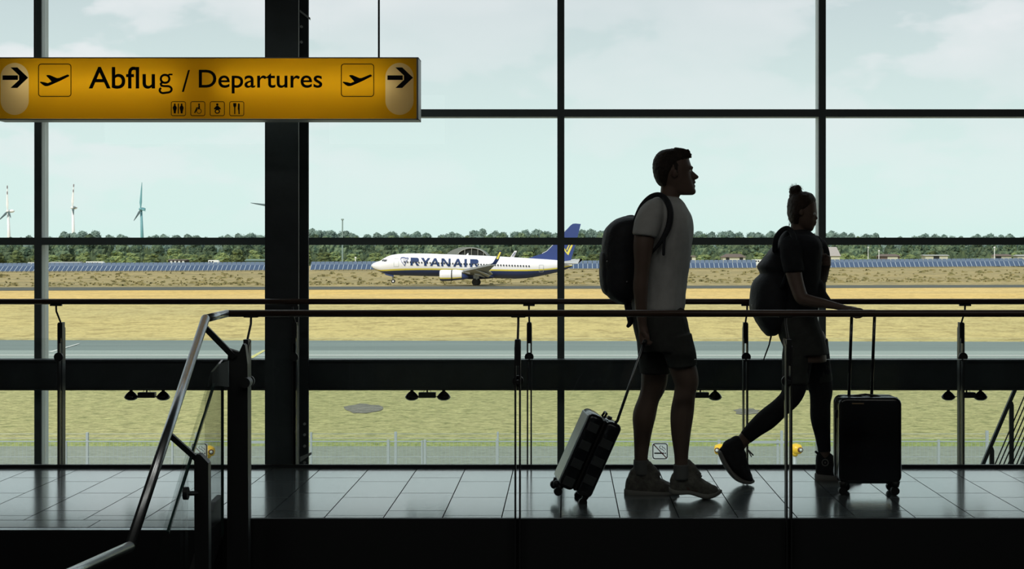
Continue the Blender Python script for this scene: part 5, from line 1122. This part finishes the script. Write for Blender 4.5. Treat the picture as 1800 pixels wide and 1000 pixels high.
sh2 = remesh('high_top_shoe', b, .005, M['canvas'], wom, 2, .0015, 30)
b = MB(); limb(b, Yt_, [(1266, 795, 0, 4.4, 3.0), (1272, 809, 0, 5.0, 3.2), (1281, 824, 0, 5.2, 3.4), (1293, 838, 0, 5.2, 3.9), (1305, 844.5, 0, 4.6, 4.6), (1317, 846, 0, 4.0, 5.0), (1323, 845, 0, 3.2, 4.5)], 5, 20); b.build('sole', M['sole'], sh2, True)
b = MB(); b.tube([P(1314, 790, Yt_-.03), P(1319, 795, Yt_-.04), P(1324, 800, Yt_-.03)], .0042, 8); b.tube([P(1314, 789, Yt_-.02), P(1319, 799, Yt_-.05), P(1321, 803, Yt_-.05)], .003, 8); b.build('lace', M['sock'], sh2, True)
# her backpack
YQ = YV+.03
wb = thing('backpack', P(1355, 588, YQ), "large soft dark backpack slung on the woman's back", 'backpack')
b = MB()
ystack(b, YQ, [(400, 1380, 1392, .07), (405, 1373, 1392, .11), (412, 1368, 1390, .13), (422, 1364, 1388, .14), (432, 1359.5, 1386, .14), (440, 1353, 1384, .13), (450, 1345, 1384, .12), (460, 1336, 1386, .125), (468, 1331, 1388, .13), (475, 1333.5, 1390, .128), (481, 1336.5, 1390, .125), (487, 1330, 1391, .132), (494, 1324.5, 1392, .14), (506, 1320.5, 1393, .15), (525, 1318.5, 1393, .155), (545, 1319, 1392, .152), (560, 1326, 1388, .14), (575, 1336, 1380, .115), (585, 1343, 1370, .08), (590, 1348, 1362, .05)], 4, 2.5)
remesh('main_bag', b, .0062, M['pack'], wb, 2, .004, 12)
for s_ in (-1, 1):
    b = MB(); limb(b, YV, [(1362, 440, s_*.10, 5, .7), (1364, 420, s_*.125, 5, .6), (1373, 406, s_*.12, 4.5, .6), (1384, 401, s_*.115, 4.2, .6), (1392, 409, s_*.140, 5, .6), (1396, 424, s_*.178 if s_ < 0 else .17, 5.2, .6), (1392 if s_ < 0 else 1412, 448, s_*.19, 5.2, .5), (1384 if s_ < 0 else 1408, 480, s_*.165, 4, .6), (1374, 505, s_*.13, 3.5, .6)], 5, 14); b.build('shoulder_strap', M['pack'], wb, True)
b = MB(); b.tube([P(1356, 588, YQ-.02), P(1352, 606, YQ-.04), P(1346, 622, YQ-.04), P(1342, 633, YQ-.04)], [.0055, .004, .004, .003], 8); b.build('draw_cord', M['pack'], wb, True)
b = MB(); b.ball(P(1322, 537, YQ-.10), .006, 0, 1); b.build('zip_pull', M['buckle'], wb)

# ---------------------------------------------------------------- suitcases
def xf(o, u, v, w_):
    def f(a, b_, c): return o+u*a+v*b_+w_*c
    return f
M['case_b'] = mat('glossy black polycarbonate', (.012, .013, .016), .16, 0, .6, .2, 3); M['case_sq'] = mat('dark grey square pattern', (.055, .06, .062), .45, 0, .4); M['case_s'] = mat('silver grey shell', (.55, .60, .60), .35, .2, .5, .1, 8); M['wheelm'] = mat('black caster', (.012, .012, .012), .45); M['chrome'] = mat('dark handle tube', (.16, .17, .17), .3, .9)
def orbox(b, f, a0, a1, b0, b1, c0, c1, bev, mi=0):
    bm = bmesh.new(); bmesh.ops.create_cube(bm, size=1); bmesh.ops.scale(bm, vec=(a1-a0, b1-b0, c1-c0), verts=bm.verts)
    if bev: bmesh.ops.bevel(bm, geom=bm.edges[:], offset=bev, segments=4, affect='EDGES', profile=.5)
    bmesh.ops.translate(bm, vec=((a0+a1)/2, (b0+b1)/2, (c0+c1)/2), verts=bm.verts); bm.verts.ensure_lookup_table()
    for i, v in enumerate(bm.verts): v.index = i
    b.add([f(*v.co) for v in bm.verts], [tuple(v.index for v in fc.verts) for fc in bm.faces], mi); bm.free()
# tilted checked case: u along its length (up the handle), v across its thickness, w along its width
Yk = 8.19; base = P(1004, 858, Yk); top = P(1061, 732, Yk); u = (top-base); LK = u.length; u.normalize(); v = Vector((u.z, 0, -u.x)); wv = Vector((0, 1, 0))
R_ = Matrix.Rotation(math.radians(5), 3, 'Z'); u, v, wv = R_ @ u, R_ @ v, R_ @ wv
fk = xf(base, u, v, wv)
ks = thing('suitcase', P(1004, 880, Yk), 'small dark checked suitcase with silver grey face tilted on its wheels behind the man', 'suitcase')
hT = .0925
for (b0, b1) in ((-hT, -.006), (.006, hT)):
    b = MB(); orbox(b, fk, 0, LK, b0, b1, -.16, .16, .028); sh_ = b.build('shell', M['case_b'], ks, True, label=None)
b = MB(); orbox(b, fk, .01, LK-.01, -.008, .008, -.150, .150, .006); b.build('zip_band', M['wheelm'], ks)
bm_ = MB(); orbox(bm_, fk, .018, LK-.018, -hT-.003, -hT+.012, -.140, .140, .006); bm_.build('front_face', M['case_s'], ks, label='silver grey wide face')
sq = .050
for row in range(8):
    a = .018+row*sq
    for (b0, b1, par) in ((-hT+.018, -.020, 0), (.018, hT-.016, 1)):
        if (row+par) % 2 == 0 and a+sq*.96 < LK:
            b = MB(); orbox(b, fk, a, a+sq*.92, b0, b1, -.1628, -.157, .0015); b.build('square', M['case_sq'], ks)
    for c in range(0):
        if (row+c) % 2 == 0 and a+sq < LK-.01:
            b = MB(); orbox(b, fk, a, a+sq*.96, -hT-.0045, -hT-.002, -.138+c*.046, -.138+c*.046+.044, .0008); b.build('square', M['case_b'], ks)
b = MB()
for c in (-.06, .06): b.tube([fk(LK-.02, hT-.035, c*.9), P(1085, 740, Yk+c*.9), P(1132, 604, 8.11+c*.5)], .0075, 10)
b.build('telescopic_tubes', M['chrome'], ks, True)
b = MB(); b.tube([P(1131, 605, 8.11-.045), P(1134, 600, 8.11-.045), P(1134, 599, 8.11), P(1134, 600, 8.11+.045), P(1131, 605, 8.11+.045)], .011, 12); b.build('grip', M['wheelm'], ks, True)
b = MB(); b.tube([fk(LK-.005, .0, -.05), fk(LK+.020, .004, -.045), fk(LK+.022, .004, .045), fk(LK-.005, .0, .05)], .006, 10); b.build('carry_handle', M['wheelm'], ks, True)
b = MB(); orbox(b, fk, LK-.004, LK+.014, .022, .044, -.02, .02, .003); b.build('lock', M['chrome'], ks)
for (bb, cc) in ((-hT+.02, -.12), (hT-.025, -.12), (-hT+.02, .12), (hT-.025, .12)):
    c = fk(-.030, bb, cc); w0 = MB(); w0.tube([fk(.005, bb, cc), fk(-.022, bb, cc)], [.018, .013], 12); wo2 = w0.build('caster', M['wheelm'], ks, True)
    for s_ in (-1, 1):
        b = MB(); b.tube([c+wv*(s_*.007-.006), c+wv*(s_*.007+.006)], .0215, 18); b.build('wheel', M['wheelm'], wo2)
b = MB(); b.tube([fk(.03, -hT+.01, -.13), P(981, 849, Yk-.13)], .008, 8); b.ball(P(978, 850, Yk-.12), .019, 0, 2); b.build('corner_bumper', M['wheelm'], ks, True)

# upright black case
Yj = 8.375; c0 = P(1528.5, 870, Yj); cs_ = thing('suitcase', (c0.x, Yj, 0), "upright glossy black hard shell suitcase under the woman's hand", 'suitcase')
xa, xb = XP(1474, Yj), XP(1584.5, Yj); zb, zt = ZP(850, Yj), ZP(698, Yj)
for y0, y1 in ((Yj-.02, Yj+.075), (Yj+.082, Yj+.185)):
    bm = bmesh.new(); bmesh.ops.create_cube(bm, size=1); bmesh.ops.scale(bm, vec=(xb-xa, y1-y0, zt-zb), verts=bm.verts)
    bmesh.ops.bevel(bm, geom=[e for e in bm.edges if abs((e.verts[0].co-e.verts[1].co).normalized().y) > .9], offset=.040, segments=8, affect='EDGES', profile=.5)
    bmesh.ops.bevel(bm, geom=[e for e in bm.edges if all(abs(v_.co.y-(-(y1-y0)/2 if y0 < Yj else (y1-y0)/2)) < 1e-5 for v_ in e.verts)], offset=.022, segments=5, affect='EDGES', profile=.5)
    b = MB(); b.addbm(bm, 0, Matrix.Translation(((xa+xb)/2, (y0+y1)/2, (zb+zt)/2))); b.build('shell', M['case_b'], cs_, True)
b = MB(); b.box(xa+.004, xb-.004, Yj+.073, Yj+.084, zb+.006, zt-.006, bev=.005); b.build('zip_band', M['wheelm'], cs_)
for px, w_ in ((1501, 3.1), (1541.5, 3.1)):
    b = MB(); b.tube([(XP(px, Yj), Yj+.15, zt-.03), (XP(px, Yj), Yj+.12, ZP(650, Yj)), (XP(px, Yj), Yj+.06, ZP(549, Yj))], .0085, 12); b.build('telescopic_tube', M['case_b'], cs_, True)
b = MB(); b.tube([(XP(1494, Yj), Yj+.06, ZP(550, Yj)), (XP(1500, Yj), Yj+.06, ZP(548.5, Yj)), (XP(1542, Yj), Yj+.06, ZP(548.5, Yj)), (XP(1548, Yj), Yj+.06, ZP(550, Yj))], [.008, .011, .011, .008], 14); b.build('grip', M['wheelm'], cs_, True)
b = MB(); b.tube([P(1489, 699, Yj+.06), P(1500, 696, Yj+.06), P(1521, 693.2, Yj+.06), P(1541, 695.5, Yj+.06), P(1553, 699, Yj+.06)], .0058, 10); b.build('carry_handle', M['case_b'], cs_, True)
b = MB(); b.tube([P(1476, 719, Yj+.05), P(1470, 721, Yj+.05), P(1470, 733, Yj+.05), P(1476, 735, Yj+.05)], .0065, 10); b.build('side_handle', M['wheelm'], cs_, True)
M['badge'] = mat('copper coloured badge', (.65, .42, .25), .3, .7)
b = MB(); b.box(XP(1496.5, Yj), XP(1517, Yj), Yj-.024, Yj-.018, ZP(709.5, Yj), ZP(707.5, Yj)); b.build('badge', M['badge'], cs_)
for px, dy in ((1482, .0), (1574, .0), (1487, .155), (1566, .155)):
    w0 = MB(); w0.tube([P(px, 846, Yj+dy), P(px, 856, Yj+dy)], [.026, .018], 14); w0.bar(P(px, 853, Yj+dy), P(px-2, 862, Yj+dy), .022, .03); wo2 = w0.build('caster', M['wheelm'], cs_, True)
    for s_ in (-1, 1):
        c = Vector((XP(px-1, Yj+dy), Yj+dy+s_*.010, .0225)); b = MB(); b.tube([c-Vector((.0, .006, 0)), c+Vector((.0, .006, 0))], .0225, 18); b.build('wheel', M['wheelm'], wo2)
